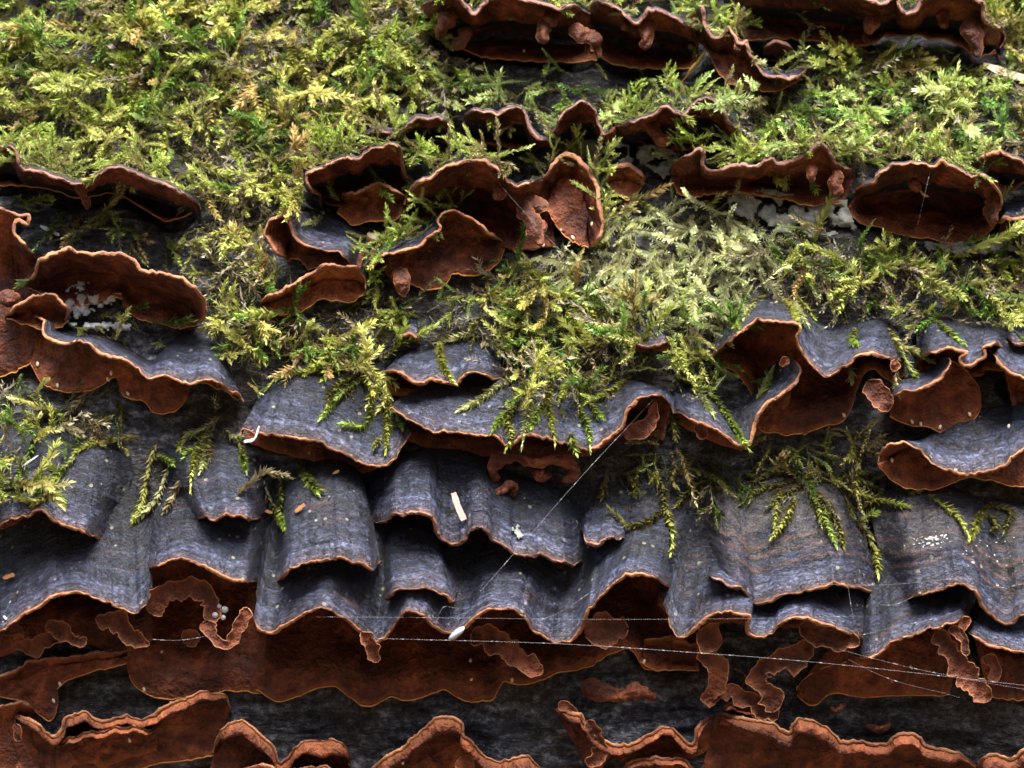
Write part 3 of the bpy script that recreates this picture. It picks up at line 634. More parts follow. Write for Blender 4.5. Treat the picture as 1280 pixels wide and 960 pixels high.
BR['e7'] = B('broad bracket with rust-brown growth bands, fringed above by olive moss',
  [(880,712),(895,721),(905,727),(915,733),(928,735),(938,748),(946,754),(957,751),(975,745),(1000,738),(1025,732),(1045,727),(1060,731),(1080,735),(1092,740),(1098,749)], [(862,620),(895,603),(920,598),(960,604),(1010,600),(1052,612),(1080,660)], 5, d0=84, k=.75, margin=False, cap=M_CAPB, p=.62, te=(.05,.1), tw=.2)
BR['e7b'] = B('thin torn older flap lying on the shoulder of the moss-fringed rust-banded bracket',
  [(882,716),(892,721),(905,726),(914,732),(924,731),(930,735)], [(884,704),(905,700),(926,712)], 8, d0=92, k=.3, margin=False, rim=M_RIMD, jit=1.6, back=.5, hollow=0)
BR['e8'] = B('large rust-banded bracket with a white-speckled patch and an arched orange edge',
  [(1108,744),(1120,748),(1140,744),(1160,740),(1180,733),(1200,730),(1215,735),(1223,743),(1229,756),(1240,766),(1250,775),(1260,778),(1275,770),(1295,762),(1320,752)], [(1085,625),(1130,606),(1175,604),(1220,618),(1260,625),(1320,640)], 5, d0=82, k=.8, margin=False, cap=M_CAPB, p=.62, te=(.05,.5), tw=.2)
BR['f1a'] = B('smooth dusty blue bracket with orange edge in one low arch, above flat brown crust',
  [(-25,800),(0,788),(12,779),(30,765),(50,755),(70,742),(88,738),(105,740),(125,748),(145,757),(160,764),(170,765),(180,757),(188,745),(191,732),(188,722),(182,714)], [(-25,640),(40,622),(100,605),(160,590),(200,590)], [(-25,830),(40,808),(90,800),(150,815),(190,800)], d0=92, k=.5, margin=False, p=1.45, hollow=50)
BR['f1b'] = B('blue-black bracket arched over a dark hollow that holds white drops',
  [(181,722),(184,711),(195,707),(208,702),(225,698),(240,700),(262,710),(285,720),(310,727),(325,728)], [(190,600),(225,585),(280,580),(345,590)], [(158,826),(164,850),(180,865),(205,873),(245,872),(290,864),(330,866)], d0=94, dl=3, k=.5, p=1.45, hollow=75, hw=.8, te=(.2,.02))
BR['f1c'] = B('very long rippled blue-black bracket with five arches above a wide brown sheet',
  [(326,728),(321,745),(323,757),(319,765),(318,775),(323,785),(333,789),(345,787),(365,775),(390,762),(408,760),(422,766),(440,777),(455,790),(470,802),(480,795),(492,780),(503,767),(517,762),(530,767),(545,782),(560,790),(575,785),(590,773),(605,762),(620,760),(640,761),(652,768),(665,783),(680,796),(695,801),(712,799),(725,785),(732,765),(745,750),(765,732),(780,720),(800,716),(815,720),(835,731),(849,739)], [(335,600),(400,596),(470,590),(540,600),(610,610),(680,615),(740,600),(800,590),(872,610)], [(285,860),(305,864),(322,862),(340,875),(352,878),(370,872),(390,862),(410,858),(421,858),(432,867),(445,878),(460,882),(475,878),(490,870),(505,875),(525,873),(545,865),(555,862),(570,872),(582,877),(600,876),(615,875),(622,865),(630,852),(640,854),(660,855),(675,851),(690,843),(710,838),(735,834),(750,825),(765,817),(788,812),(800,828),(808,836),(835,837),(872,836)], d0=98, k=1.15, p=1.45, te=(.02,.1), tw=.05, hollow=75, hw=.85)
BR['f2a'] = B('blue-black bracket with two orange-edged scallops under the rust-banded bracket',
  [(828,733),(823,745),(830,755),(835,770),(840,785),(848,796),(858,793),(870,783),(885,772),(903,765),(925,765),(939,769),(936,785),(941,793),(952,797),(965,790),(975,778),(990,772),(1005,770),(1025,777),(1045,785),(1065,791),(1078,797),(1084,808),(1076,816)], [(842,640),(880,630),(930,640),(990,660),(1050,680),(1090,690)], 5, d0=94, k=.7, margin=False, p=1.45)
BR['f2b'] = B('thin upswept dark bracket crossed by spider threads, above a rusty sheet',
  [(1066,818),(1078,822),(1090,820),(1102,812),(1115,803),(1140,793),(1165,785),(1190,778),(1205,770),(1218,764)], [(1075,690),(1120,680),(1170,680),(1225,690)], [(1058,826),(1028,836),(1002,850),(996,868),(1010,881),(1022,880),(1031,870),(1046,865),(1062,868),(1082,871),(1110,870),(1140,868),(1162,870),(1187,868)], d0=92, k=.3, p=1.45, hym=M_HYMR, hollow=50, hw=.5)
BR['f3'] = B('plain dark bracket end with orange edge, beside the hanging finger',
  [(1203,782),(1210,790),(1222,797),(1240,806),(1262,812),(1295,816),(1320,818)], [(1210,745),(1250,750),(1320,755)], [(1235,868),(1255,874),(1320,876)], d0=86, k=.3, hollow=50, hw=.5)
# ---- bottom crusts
LP = dict(lip=15, margin=False, dl=5, hym=M_HYM)
BR['g1b'] = B('flat brown crust with pale edge spreading below the dusty blue bracket',
  [(-25,858),(0,843),(15,838),(30,832),(45,824),(80,820),(120,815),(158,813)], 8, [(-25,868),(15,872),(35,880),(50,894),(62,900),(70,892),(73,872),(72,860),(97,845),(122,838),(158,829)], d0=22, k=.1, dl=6, hym=M_HYM, th=4, hollow=0)
BR['g1'] = B('wide brown crust with a torn double orange edge along its rim',
  [(18,912),(21,897),(40,898),(52,905),(58,915),(66,918),(75,912),(80,898),(90,893),(105,890),(118,897),(130,900),(140,897),(155,893),(170,897),(185,895),(200,885),(215,877),(230,873),(245,866),(268,866),(284,871),(289,886)], 10, [(-10,1010),(100,985),(150,968),(190,956),(220,952),(250,948),(268,944)], d0=36, k=.3, lip=9, dl=6, hym=M_HYM, rim=M_RIM)
BR['g1c'] = B('plain brown crust patch next to the crust with the double edge',
  [(-30,905),(-10,888),(10,880),(30,878),(44,888)], 8, [(-30,1000),(0,1010),(40,1005),(60,980)], d0=24, k=.2, lip=0, dl=6, hym=M_HYM, hollow=0)
BR['g2'] = B('crumpled brown crust lobe with a notch in its lip, beside the double-edged crust',
  [(266,940),(270,922),(283,905),(298,900),(310,905),(325,915),(335,925),(345,936),(350,952),(358,948),(365,938),(378,927),(395,925),(412,925),(425,928),(437,940),(438,953),(432,968)], 10, [(262,965),(290,1000),(350,1005),(430,1000)], d0=38, k=.2, **LP)
BR['g3'] = B('brown crust with a thick raised lip folded over at its single peak',
  [(452,970),(470,955),(480,945),(500,935),(515,922),(530,908),(545,899),(567,895),(580,905),(581,917),(590,926),(598,936),(605,945),(620,952),(640,948),(660,942),(667,951),(676,961),(692,968)], 10, [(455,1010),(530,1015),(600,1015),(692,1005)], d0=42, k=.3, **LP)
BR['g4a'] = B('thin curling brown lip sweeping down then up from an orange tip below the sausage-like nodule',
  [(694,886),(705,885),(716,890),(728,893),(735,905),(745,917),(758,927),(775,930),(795,925),(815,915),(835,908),(845,912),(855,921),(865,928),(869,914),(878,900),(890,896)], 10, [(745,975),(765,945),(790,960),(830,950),(870,945),(885,935)], d0=38, k=.2, lip=9, margin=False, dl=5, hym=M_HYM)
BR['g4b'] = B('long brown crust with a thick lip scalloped many times',
  [(894,893),(905,890),(920,893),(940,897),(955,900),(965,902),(975,910),(986,915),(990,905),(1000,898),(1020,902),(1035,910),(1045,920),(1060,927),(1080,925),(1095,930),(1105,930),(1115,922),(1130,915),(1145,918),(1160,930),(1180,935),(1200,940),(1213,950),(1221,958)], 10, [(870,990),(960,1010),(1060,1015),(1140,1015),(1221,1005)], d0=44, k=.3, **LP)
BR['g4c'] = B('short brown crust lip rising at the end of the many-scalloped crust',
  [(1220,960),(1230,945),(1245,942),(1265,945),(1276,938),(1295,930),(1320,925)], 10, [(1220,1000),(1320,1010)], d0=42, k=.2, **LP)
BR['g5'] = B('small brown crust tucked under the thin sweeping lip',
  [(776,966),(785,953),(800,948),(815,947),(838,947),(852,950),(866,960),(872,970)], 8, [(776,990),(872,990)], d0=30, k=.2, lip=7, margin=False, dl=5, hym=M_HYM)
BR['g6'] = B('thin ruffled orange-edged crust layer just under the torn double edge',
  [(70,930),(84,922),(98,918),(112,913),(126,914),(140,910),(156,908),(170,906),(184,912),(196,906)], 6, [(70,960),(120,958),(196,938)], d0=40, k=.2, lip=5, margin=False, dl=8, th=3)
BR['g7'] = B('russet crust patch with ragged edge between two pillars and the long scalloped lip',
  [(905,886),(915,880),(930,884),(945,889),(958,894)], 6, [(900,905),(930,912),(960,912)], d0=30, k=.2, lip=6, margin=False, dl=6, hym=M_HYMR)
BR['g8'] = B('dark brown flat sheet with tan edge behind the pillar beside two-scalloped bracket',
  [(806,800),(830,796),(850,800),(872,806)], 6, [(800,826),(812,836),(838,838),(874,837)], d0=14, k=.1, dl=8, th=3)
BR['g9'] = B('low brown crust ridge running below the notched lobe',
  [(300,962),(330,955),(360,962),(400,958),(440,966)], 6, [(300,1000),(370,1005),(440,1000)], d0=46, k=.2, lip=8, margin=False, dl=8)
# ---- lobes, fingers and pillars growing from the brackets
def nod(key, path, mat=None, name='nodule', **kw):
    nod.i += 1
    if key[0] in 'fgd': kw.setdefault('ribbon', True); kw['flat'] = 1.0
    return tube(name, BR[key], path, mat or M_NODH, seed=nod.i * 7, **kw)
nod.i = 0
nod('b1', [(560,10,60,12),(556,25,58,11),(551,38,52,8),(549,50,48,5)]); nod('b1', [(586,35,45,10),(578,50,44,9),(568,62,40,5)])
nod('b1', [(688,15,65,9),(684,28,66,9),(680,42,66,8),(680,55,64,6)]); nod('b1', [(690,12,60,8),(688,24,72,10),(684,30,72,9)])
nod('b1', [(716,30,60,10),(724,40,64,11),(740,48,60,10),(753,50,56,6)], flat=.7); nod('b1', [(742,50,48,6),(746,62,46,5),(748,72,44,3)])
nod('b2', [(812,24,66,10),(810,38,66,9),(807,52,64,8),(806,62,60,6)]); nod('b2', [(780,22,50,8),(783,32,48,8),(785,38,46,6)])
nod('b4', [(1094,20,58,10),(1090,30,58,9),(1083,42,52,5)]); nod('b4', [(1178,10,56,8),(1180,24,56,8),(1180,36,54,6)])
nod('b4', [(1216,20,64,14),(1216,40,66,13),(1220,58,60,9),(1222,72,54,4)]); nod('b4', [(985,-6,50,8),(986,4,50,6),(987,10,48,4)])
nod('b4', [(1085,48,30,12),(1080,52,28,9)]); nod('b3', [(922,46,58,4),(922,56,58,4),(920,64,57,3)])
nod('c12', [(815,150,50,11),(818,165,48,9),(828,175,48,8),(838,180,48,5)]); nod('c15', [(1014,205,50,8),(1014,218,52,6),(1016,228,50,3)])
nod('c15', [(1048,212,46,9),(1044,230,44,9),(1044,246,38,6)], flat=.6); nod('c17', [(1142,222,55,9),(1144,232,56,7),(1148,240,56,4)])
nod('c17', [(1242,222,50,8),(1240,250,46,10),(1240,272,40,8),(1243,282,36,4)], flat=.5)
nod('c9', [(625,230,58,8),(624,240,70,8),(626,250,72,6)]); nod('c9', [(655,250,50,8),(660,268,62,11),(670,290,66,9),(676,308,64,5)])
nod('c9', [(648,255,36,14),(672,256,36,9),(686,256,34,5)], flat=.5); nod('c9', [(660,285,55,14),(672,284,62,10),(684,282,56,7)], flat=.4)
nod('c6b', [(497,335,42,9),(502,352,44,9),(507,368,40,5)], flat=.5)
nod('c1', [(100,230,62,8),(104,242,58,6),(108,252,52,4),(110,262,46,3)])
nod('c3', [(8,362,40,13),(10,374,44,15),(12,384,40,8)])
nod('d4', [(1085,476,60,11),(1095,490,62,11),(1105,504,60,11),(1110,514,56,6)], flat=.5)
nod('d4', [(1120,450,62,7),(1118,458,62,6),(1116,464,60,3)])
nod('d2a', [(780,545,40,8),(800,538,40,10),(815,520,40,7),(820,502,42,4)], flat=.4)
nod('d2b', [(870,530,52,8),(876,540,50,8),(884,545,48,5)], flat=.5); nod('d2b', [(985,447,66,7),(980,452,64,6),(976,458,60,4)])
nod('f1a', [(14,796,34,8),(34,806,36,11),(60,802,40,10),(84,786,48,8)], flat=.3); nod('f1a', [(60,776,50,8),(80,792,52,9),(98,803,52,7),(108,797,54,4)], flat=.35)
nod('f1a', [(120,772,60,10),(148,780,60,12),(164,796,58,11),(176,803,54,7),(187,806,52,3)], flat=.3)
nod('f1b', [(190,768,44,14),(205,745,50,14),(230,735,54,13),(258,742,58,12),(266,758,60,10),(258,776,62,9)], flat=.5)
nod('f1b', [(258,776,62,9),(262,790,66,8),(272,802,70,6),(284,806,70,6),(294,796,70,7),(302,776,72,8),(310,760,72,7)], flat=.6, name='curled_lobe')
nod('f1b', [(232,806,14,12),(240,798,16,10),(250,795,14,6)], flat=.5)
nod('f1c', [(452,790,90,8),(460,804,86,9),(466,816,80,8),(472,828,76,4)], flat=.6); nod('f1c', [(590,790,50,12),(620,802,54,14),(645,820,60,13),(665,836,62,10),(678,842,60,6)], flat=.5)
nod('f1c', [(732,795,60,16),(760,786,56,18),(785,786,50,14)], flat=.45)
nod('f2a', [(872,790,70,18),(890,800,66,16),(902,804,60,8)], flat=.5)
nod('f2a', [(880,800,60,11),(886,822,56,11),(898,838,52,11),(892,860,46,11),(886,876,42,10),(898,868,40,8),(915,866,38,9),(935,876,38,10),(958,890,36,12),(972,898,34,8)], flat=.6, name='pillar')
nod('f2a', [(1000,782,70,14),(1030,796,70,13),(1060,800,74,12),(1074,806,76,8)], flat=.6); nod('f2a', [(1012,800,60,12),(1000,820,54,14),(970,828,50,15),(950,838,48,13),(950,856,46,12),(962,872,44,13),(966,890,40,9)], flat=.55, name='pillar')
nod('f2b', [(1170,788,76,12),(1182,806,72,11),(1196,828,70,12),(1212,850,70,13),(1228,866,70,12),(1237,876,68,8)], flat=.7, name='hanging_finger'); nod('f2b', [(1186,786,80,8),(1196,790,80,7),(1204,800,80,5),(1208,820,80,4)])
nod('f3', [(1228,822,60,5),(1240,826,62,7),(1246,838,62,6),(1238,852,60,5)]); nod('f3', [(1212,772,80,5),(1206,780,80,5),(1203,790,80,4)])
nod('g1', [(20,905,26,5),(22,918,26,5),(26,926,22,3)]); nod('g4a', [(735,900,40,7),(745,920,36,8),(752,935,34,9),(742,950,32,9),(735,958,30,5)], flat=.6)
nod('g3', [(578,945,32,9),(582,956,34,10),(582,968,30,6)]); nod('g4a', [(698,886,30,5),(708,884,34,6),(722,890,36,4)])
# free-standing outgrowths on the bark
def lone(label, path, name='bracket_fungus', mat=None, **kw):
    nod.i += 1
    V, F, uv = tube(name, None, path, None, seed=nod.i * 7, **kw)
    o = mesh_obj(name, V, F, mat or M_NODH, uv=uv); place(o, tuple(V.mean(0)))
    return tag(o, label, 'fungus', 'lone brown outgrowths on the bark')
lone('sausage-shaped lumpy orange-brown outgrowth alone on black bark', [(726,864,10,12),(738,862,14,13),(752,868,14,10),(768,868,13,9),(778,871,13,9),(790,865,14,10),(806,866,13,9),(820,875,8,6)], name='fungus_nodule', flat=.7, rough=.28)
lone('horseshoe-shaped brown fungus ridge below the moss-fringed long bracket', [(622,602,32,5),(616,588,42,8),(624,574,48,10),(645,569,50,10),(668,575,50,9),(690,572,50,9),(708,577,48,9),(719,587,44,7),(714,597,38,6),(702,603,32,4)], name='fungus_nodule', flat=.8)
lone('small brown lobe inside the horseshoe-shaped ridge', [(664,584,34,7),(672,590,38,8),(676,596,36,8),(690,592,32,5)], name='fungus_nodule', flat=.6)
lone('small rolled red-brown curl beside the horseshoe-shaped ridge', [(606,636,32,3),(612,626,40,4),(624,614,44,5),(638,606,44,5),(644,610,40,4),(640,622,34,4)], name='fungus_nodule', flat=.8)
lone('short curved rust-red sliver of fungus on bare black bark', [(1082,906,2,3),(1095,911,6,5),(1108,908,5,4),(1112,901,1,2)], name='fungus_nodule', flat=.6, rough=.2)
lone('tiny red-brown worm-like outgrowth on black bark above a scalloped lip', [(1037,884,0,2),(1044,888,4,4),(1052,883,4,3),(1058,879,1,2)], name='fungus_nodule', flat=.6, rough=.2)
lone('tiny red nodule next to the dark stub in moss', [(494,402,4,4),(496,408,10,6),(498,414,6,4)], name='fungus_nodule')
# ------------------------------------------------------------------ the log itself, hollowed where the brackets grow out of it
HOLS = HOL.copy()
for _ in range(3): HOLS[1:-1, 1:-1] = np.minimum.reduce([HOLS[1:-1, 1:-1], HOLS[:-2, 1:-1], HOLS[2:, 1:-1], HOLS[1:-1, :-2], HOLS[1:-1, 2:]])
for _ in range(3): HOLS[1:-1, 1:-1] = (HOLS[1:-1, 1:-1] * 2 + HOLS[:-2, 1:-1] + HOLS[2:, 1:-1] + HOLS[1:-1, :-2] + HOLS[1:-1, 2:]) / 6
def log_mesh():
    xs = np.r_[np.linspace(-0.9, -0.19, 40), np.linspace(-0.187, 0.187, 340), np.linspace(0.19, 0.9, 40)]
    # angle measured from the side facing the camera, upwards
    th = np.r_[np.linspace(-math.pi, -0.41, 60), np.linspace(-0.40, 0.62, 280), np.linspace(0.63, math.pi, 60)[:-1]]
    X, T = np.meshgrid(xs, th)
    s = T * RAD
    q = 1 / 0.0002
    d = 6.0 * fbm(X * 22, s * 30, 0, 5, 3) + 3.0 * fbm(X * 90, s * 260, 1, 6, 3) + 2.2 * fbm(X * 500, s * 900, 2, 9, 2)
    gr = np.abs(vnoise(X * 14, s * 130, 4, 21)); d = d - 7.0 * np.clip(0.16 - gr, 0, 1) / 0.16
    d = np.minimum(d, 5) - 5
    r0 = RAD - 5 * MM
    Y0 = RAD - r0 * np.cos(T); Z0 = ZC + r0 * np.sin(T); dep = Y0 + DIST
    px = 640 + X / dep * DIST / MM; py = 480 - (Z0 - ZCAM) / dep * DIST / MM
    front = np.abs(T) < 0.7
    ci = ((px + 160) / 4).round().astype(int).clip(0, HOL.shape[1] - 1); ri = ((py + 160) / 4).round().astype(int).clip(0, HOL.shape[0] - 1)
    d = np.where(front, d + HOLS[ri, ci], d)
    r = RAD + d * MM
    V = np.stack([X, RAD - r * np.cos(T), ZC + r * np.sin(T)], -1)
    return V, xs, th
V, xs, th = log_mesh()
m0, n0 = V.shape[:2]
log = empty('fallen_log', (0, RAD, ZC - RAD), 'dark rotting log covered in moss and wavy bracket fungi', 'log')
F = grid_faces(m0, n0)
j = np.arange(n0 - 1); wrapf = np.stack([(m0 - 1) * n0 + j, (m0 - 1) * n0 + j + 1, j + 1, j], -1)
part('bark', V, np.vstack([F, wrapf]), M_BARK, log)
for side in (0, n0 - 1):
    ring = V[:, side]; c = ring.mean(0)
    vv = np.vstack([ring, ring * 0.5 + c * 0.5, c[None] + np.zeros((m0, 3))])
    part('cut_end', vv, grid_faces(3, m0, wrap=True), M_BROWNT, log)
sub = V[60:340:3, 40:380:3]; bvh_add(sub, grid_faces(*sub.shape[:2]), 0)

# ------------------------------------------------------------------ moss
ALLV = np.vstack(BV); ALLF = np.vstack(BF); KIND = np.concatenate(BK)
bvh = BVHTree.FromPolygons([tuple(v) for v in ALLV.tolist()], ALLF.tolist())
CAMP = Vector((0, -DIST, ZCAM))
def cast(x, y):
    d = Vector(((x - 640) * MM, DIST, (480 - y) * MM)).normalized()
    h = bvh.ray_cast(CAMP, d, 2.0)
    if h[0] is None: return None
    n = h[1] if h[1].dot(d) < 0 else -h[1]
    return h[0], n, KIND[h[2]]
def height(p):
    return (math.hypot(p.y - RAD, p.z - ZC) - RAD) / MM

def shoot(path, width, leaf, gap, seed, flat=False, stem=0.00012, col0=(.2, .2, .05), col1=(.3, .4, .08), tipb=1.25):
    """a moss shoot along world-space path: thin stem plus many small folded pointed leaves. returns V, F(tri), C"""
    r_ = np.random.default_rng(seed)
    P = crom(path, 14); L_ = np.linalg.norm(np.diff(P, axis=0), axis=1).sum()
    T = np.gradient(P, axis=0); T /= np.linalg.norm(T, axis=1, keepdims=True) + 1e-12
    ref = np.array([0.3, -0.9, 0.25]); B1 = np.cross(T, ref); B1 /= np.linalg.norm(B1, axis=1, keepdims=True) + 1e-12; B2 = np.cross(B1, T)
    vs, fs, cs = [], [], []
    an = np.array([0, 2.1, 4.2]); rs = stem * np.linspace(1, .5, 14)
    ring = P[:, None] + rs[:, None, None] * (B1[:, None] * np.cos(an)[None, :, None] + B2[:, None] * np.sin(an)[None, :, None])
    g4 = grid_faces(14, 3, wrap=True); fs.append(np.vstack([g4[:, [0, 1, 2]], g4[:, [0, 2, 3]]])); vs.append(ring.reshape(-1, 3))
    c0, c1 = np.array(col0), np.array(col1)
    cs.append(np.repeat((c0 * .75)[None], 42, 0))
    nl = max(8, int(L_ / gap)); t = (np.arange(nl) + r_.uniform(0, .6, nl)) / nl; t = np.clip(t, 0, 1)
    q = t * 13; i0 = np.minimum(q.astype(int), 12); fr = (q - i0)[:, None]
    pp = P[i0] * (1 - fr) + P[i0 + 1] * fr; tt = T[i0]; b1 = B1[i0]; b2 = B2[i0]
    if flat:
        ph = np.where(np.arange(nl) % 2 == 0, 0, math.pi) + r_.normal(0, .25, nl)
    else:
        ph = np.arange(nl) * 2.4 + r_.normal(0, .4, nl)
    rad = b1 * np.cos(ph)[:, None] + b2 * np.sin(ph)[:, None] * (.35 if flat else 1)
    op = r_.uniform(.6, 1.35, nl)[:, None] * (1.0 if not flat else 1.35)
    op = op * (1 - .75 * (t[:, None] > .93))
    d = tt + rad * op; d /= np.linalg.norm(d, axis=1, keepdims=True)
    side = np.cross(d, b1 * np.sin(ph)[:, None] - b2 * np.cos(ph)[:, None]); 
    side = np.cross(tt, rad); side /= np.linalg.norm(side, axis=1, keepdims=True) + 1e-12
    env = (0.55 + .45 * np.sin(np.pi * np.clip(t * .85 + .12, 0, 1)))[:, None]
    ll = leaf * r_.uniform(.75, 1.2, nl)[:, None] * env; lw = ll * width
    up = np.cross(side, d)
    b = pp; tip = pp + d * ll + tt * ll * .12 + up * ll * r_.normal(0, .10, nl)[:, None]
    mid = pp + d * ll * .42
    l = mid + side * lw - up * ll * .08; rr = mid - side * lw - up * ll * .08
    V4 = np.stack([b, l, tip, rr], 1).reshape(-1, 3)
    o = 42 + np.arange(nl)[:, None] * 4
    fs.append(np.concatenate([o + np.array([0, 1, 2]), o + np.array([0, 2, 3])], 0)); vs.append(V4)
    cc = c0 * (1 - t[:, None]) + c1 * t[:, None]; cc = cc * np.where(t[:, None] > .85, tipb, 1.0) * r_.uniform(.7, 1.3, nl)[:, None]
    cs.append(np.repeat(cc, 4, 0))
    return np.vstack(vs), np.vstack(fs), np.vstack(cs)

def proto_path(r_, L_, bend):
    n = 6; t = np.linspace(0, 1, n)
    a_ = np.cumsum(r_.normal(0, bend, n)); b_ = np.cumsum(r_.normal(0, bend, n))
    st = np.stack([np.sin(a_), np.sin(b_) * .6, np.ones(n)], -1); st /= np.linalg.norm(st, axis=1, keepdims=True)
    return np.vstack([[0, 0, 0], np.cumsum(st[:-1] * L_ / (n - 1), 0)])
def make_proto(i, kind):
    """z is the growth direction, y the side that faces outwards"""
    r_ = np.random.default_rng(100 + i)
    L_ = r_.uniform(.008, .014); w_ = dict(width=.20, leaf=.00152, gap=.00016)
    if kind == 'flat': w_ = dict(width=.38, leaf=.00115, gap=.00026, flat=True)
    if kind == 'dead': w_ = dict(width=.20, leaf=.00140, gap=.00040)
    if kind == 'thick': w_ = dict(width=.26, leaf=.0015, gap=.00019)
    one = (1, 1, 1)
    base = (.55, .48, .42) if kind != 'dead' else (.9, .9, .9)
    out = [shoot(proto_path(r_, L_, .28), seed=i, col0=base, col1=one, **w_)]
    if r_.random() < .45:
        p0 = out[0][0][:42].reshape(14, 3, 3).mean(1)
        for k_ in range(r_.integers(1, 4)):
            q_ = p0[r_.integers(3, 10)]; sgn = r_.choice([-1, 1])
            pa = proto_path(r_, L_ * r_.uniform(.3, .5), .25); ca, sa = math.cos(.9 * sgn), math.sin(.9 * sgn)
            pa = np.stack([pa[:, 0] * ca + pa[:, 2] * sa, pa[:, 1], -pa[:, 0] * sa + pa[:, 2] * ca], -1) + q_
            out.append(shoot(pa, seed=i * 31 + k_, col0=(.75, .72, .6), col1=one, **w_))
    o = 0; vs, fs, cs = [], [], []
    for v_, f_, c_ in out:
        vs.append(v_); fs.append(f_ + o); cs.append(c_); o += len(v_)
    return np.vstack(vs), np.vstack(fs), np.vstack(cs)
PROTO = {k_: [make_proto(i + 50 * j_, k_) for i in range(14)] for j_, k_ in enumerate(('feather', 'flat', 'dead', 'thick'))}

def in_poly(x, y, P):
    P = np.asarray(P, float); c = np.zeros(np.shape(x), bool); j_ = len(P) - 1
    for i in range(len(P)):
        xi, yi = P[i]; xj, yj = P[j_]
        c ^= ((yi > y) != (yj > y)) & (x < (xj - xi) * (y - yi) / (yj - yi + 1e-9) + xi); j_ = i
    return c
MAIN = [(-170,-140),(1450,-140),(1450,415),(1280,415),(1230,405),(1190,400),(1140,420),(1090,408),(1060,412),(1010,385),(985,368),(940,372),(905,410),(893,430),(900,505),(862,505),(842,470),(800,462),(760,500),(735,528),(690,520),(650,520),(615,505),(628,470),(622,425),(560,422),(500,430),(478,470),(500,500),(470,490),(430,470),(400,455),(350,456),(318,500),(300,478),(285,440),(262,412),(230,412),(190,445),(140,428),(60,398),(44,322),(20,262),(-170,270)]
LOWL = [(-170,478),(0,478),(60,500),(110,520),(160,548),(100,560),(70,600),(40,628),(0,632),(-170,640)]
SHELF = [(745,575),(800,545),(860,560),(945,545),(1010,550),(1090,520),(1130,545),(1095,590),(1130,625),(1080,645),(1040,625),(960,622),(900,605),(850,615),(780,600)]
DARKL = [(60,480),(160,520),(250,520),(300,550),(260,570),(170,560),(90,530)]
PALE = [(700,330),(760,265),(850,250),(935,270),(960,330),(935,385),(880,425),(800,395),(740,380)]
BROWN1 = [(380,400),(560,355),(700,350),(790,400),(760,500),(600,500),(420,470)]
BROWN2 = [(930,300),(1090,300),(1280,320),(1280,415),(1000,390),(930,380)]
BROWN3 = [(200,180),(330,190),(330,400),(300,470),(200,410),(260,330)]
UPPER = [(560,90),(900,95),(1290,110),(1290,210),(900,200),(560,150)]
CRUSTG = [(905,255),(960,240),(1060,258),(1070,290),(1050,300),(960,290)]
CRUSTG2 = [(700,180),(830,185),(850,220),(820,240),(750,205)]
DARKB = [(560,62),(640,70),(870,72),(930,100),(900,112),(820,95),(700,86),(600,100)]

NOMOSS = [[(340,262),(372,268),(400,262),(440,268),(468,300),(462,335),(440,335),(380,312),(340,320)],[(325,360),(400,325),(465,330),(465,380),(400,385),(330,400)],[(186,460),(200,428),(230,412),(262,412),(300,480),(300,500)],[(60,196),(100,196),(110,222),(60,215)],[(752,200),(808,200),(808,252),(752,252)],[(455,320),(520,300),(560,258),(640,290),(640,330),(560,370),(490,375)],[(0,180),(60,205),(110,222),(140,202),(255,245),(255,270),(200,280),(100,245),(0,235)],[(375,178),(510,178),(520,255),(490,285),(420,280)],[(20,300),(265,320),(265,412),(150,380),(90,395),(20,390)]]
acc = {'green': [], 'brown': [], 'pale': []}
def put(key, proto, loc, nrm, grow, scale, tint, lateral):
    V_, F_, C_ = PROTO[proto][lateral % 14]
    z = grow / np.linalg.norm(grow); y = nrm - z * nrm.dot(z)
    ln_ = np.linalg.norm(y); y = y / ln_ if ln_ > 1e-4 else np.cross(z, [1, 0, 0]); x = np.cross(y, z)
    acc[key].append((V_ @ np.stack([x, y, z]) * scale + loc if False else (V_ * scale) @ np.stack([x, y, z]) + loc, F_, C_ * tint))

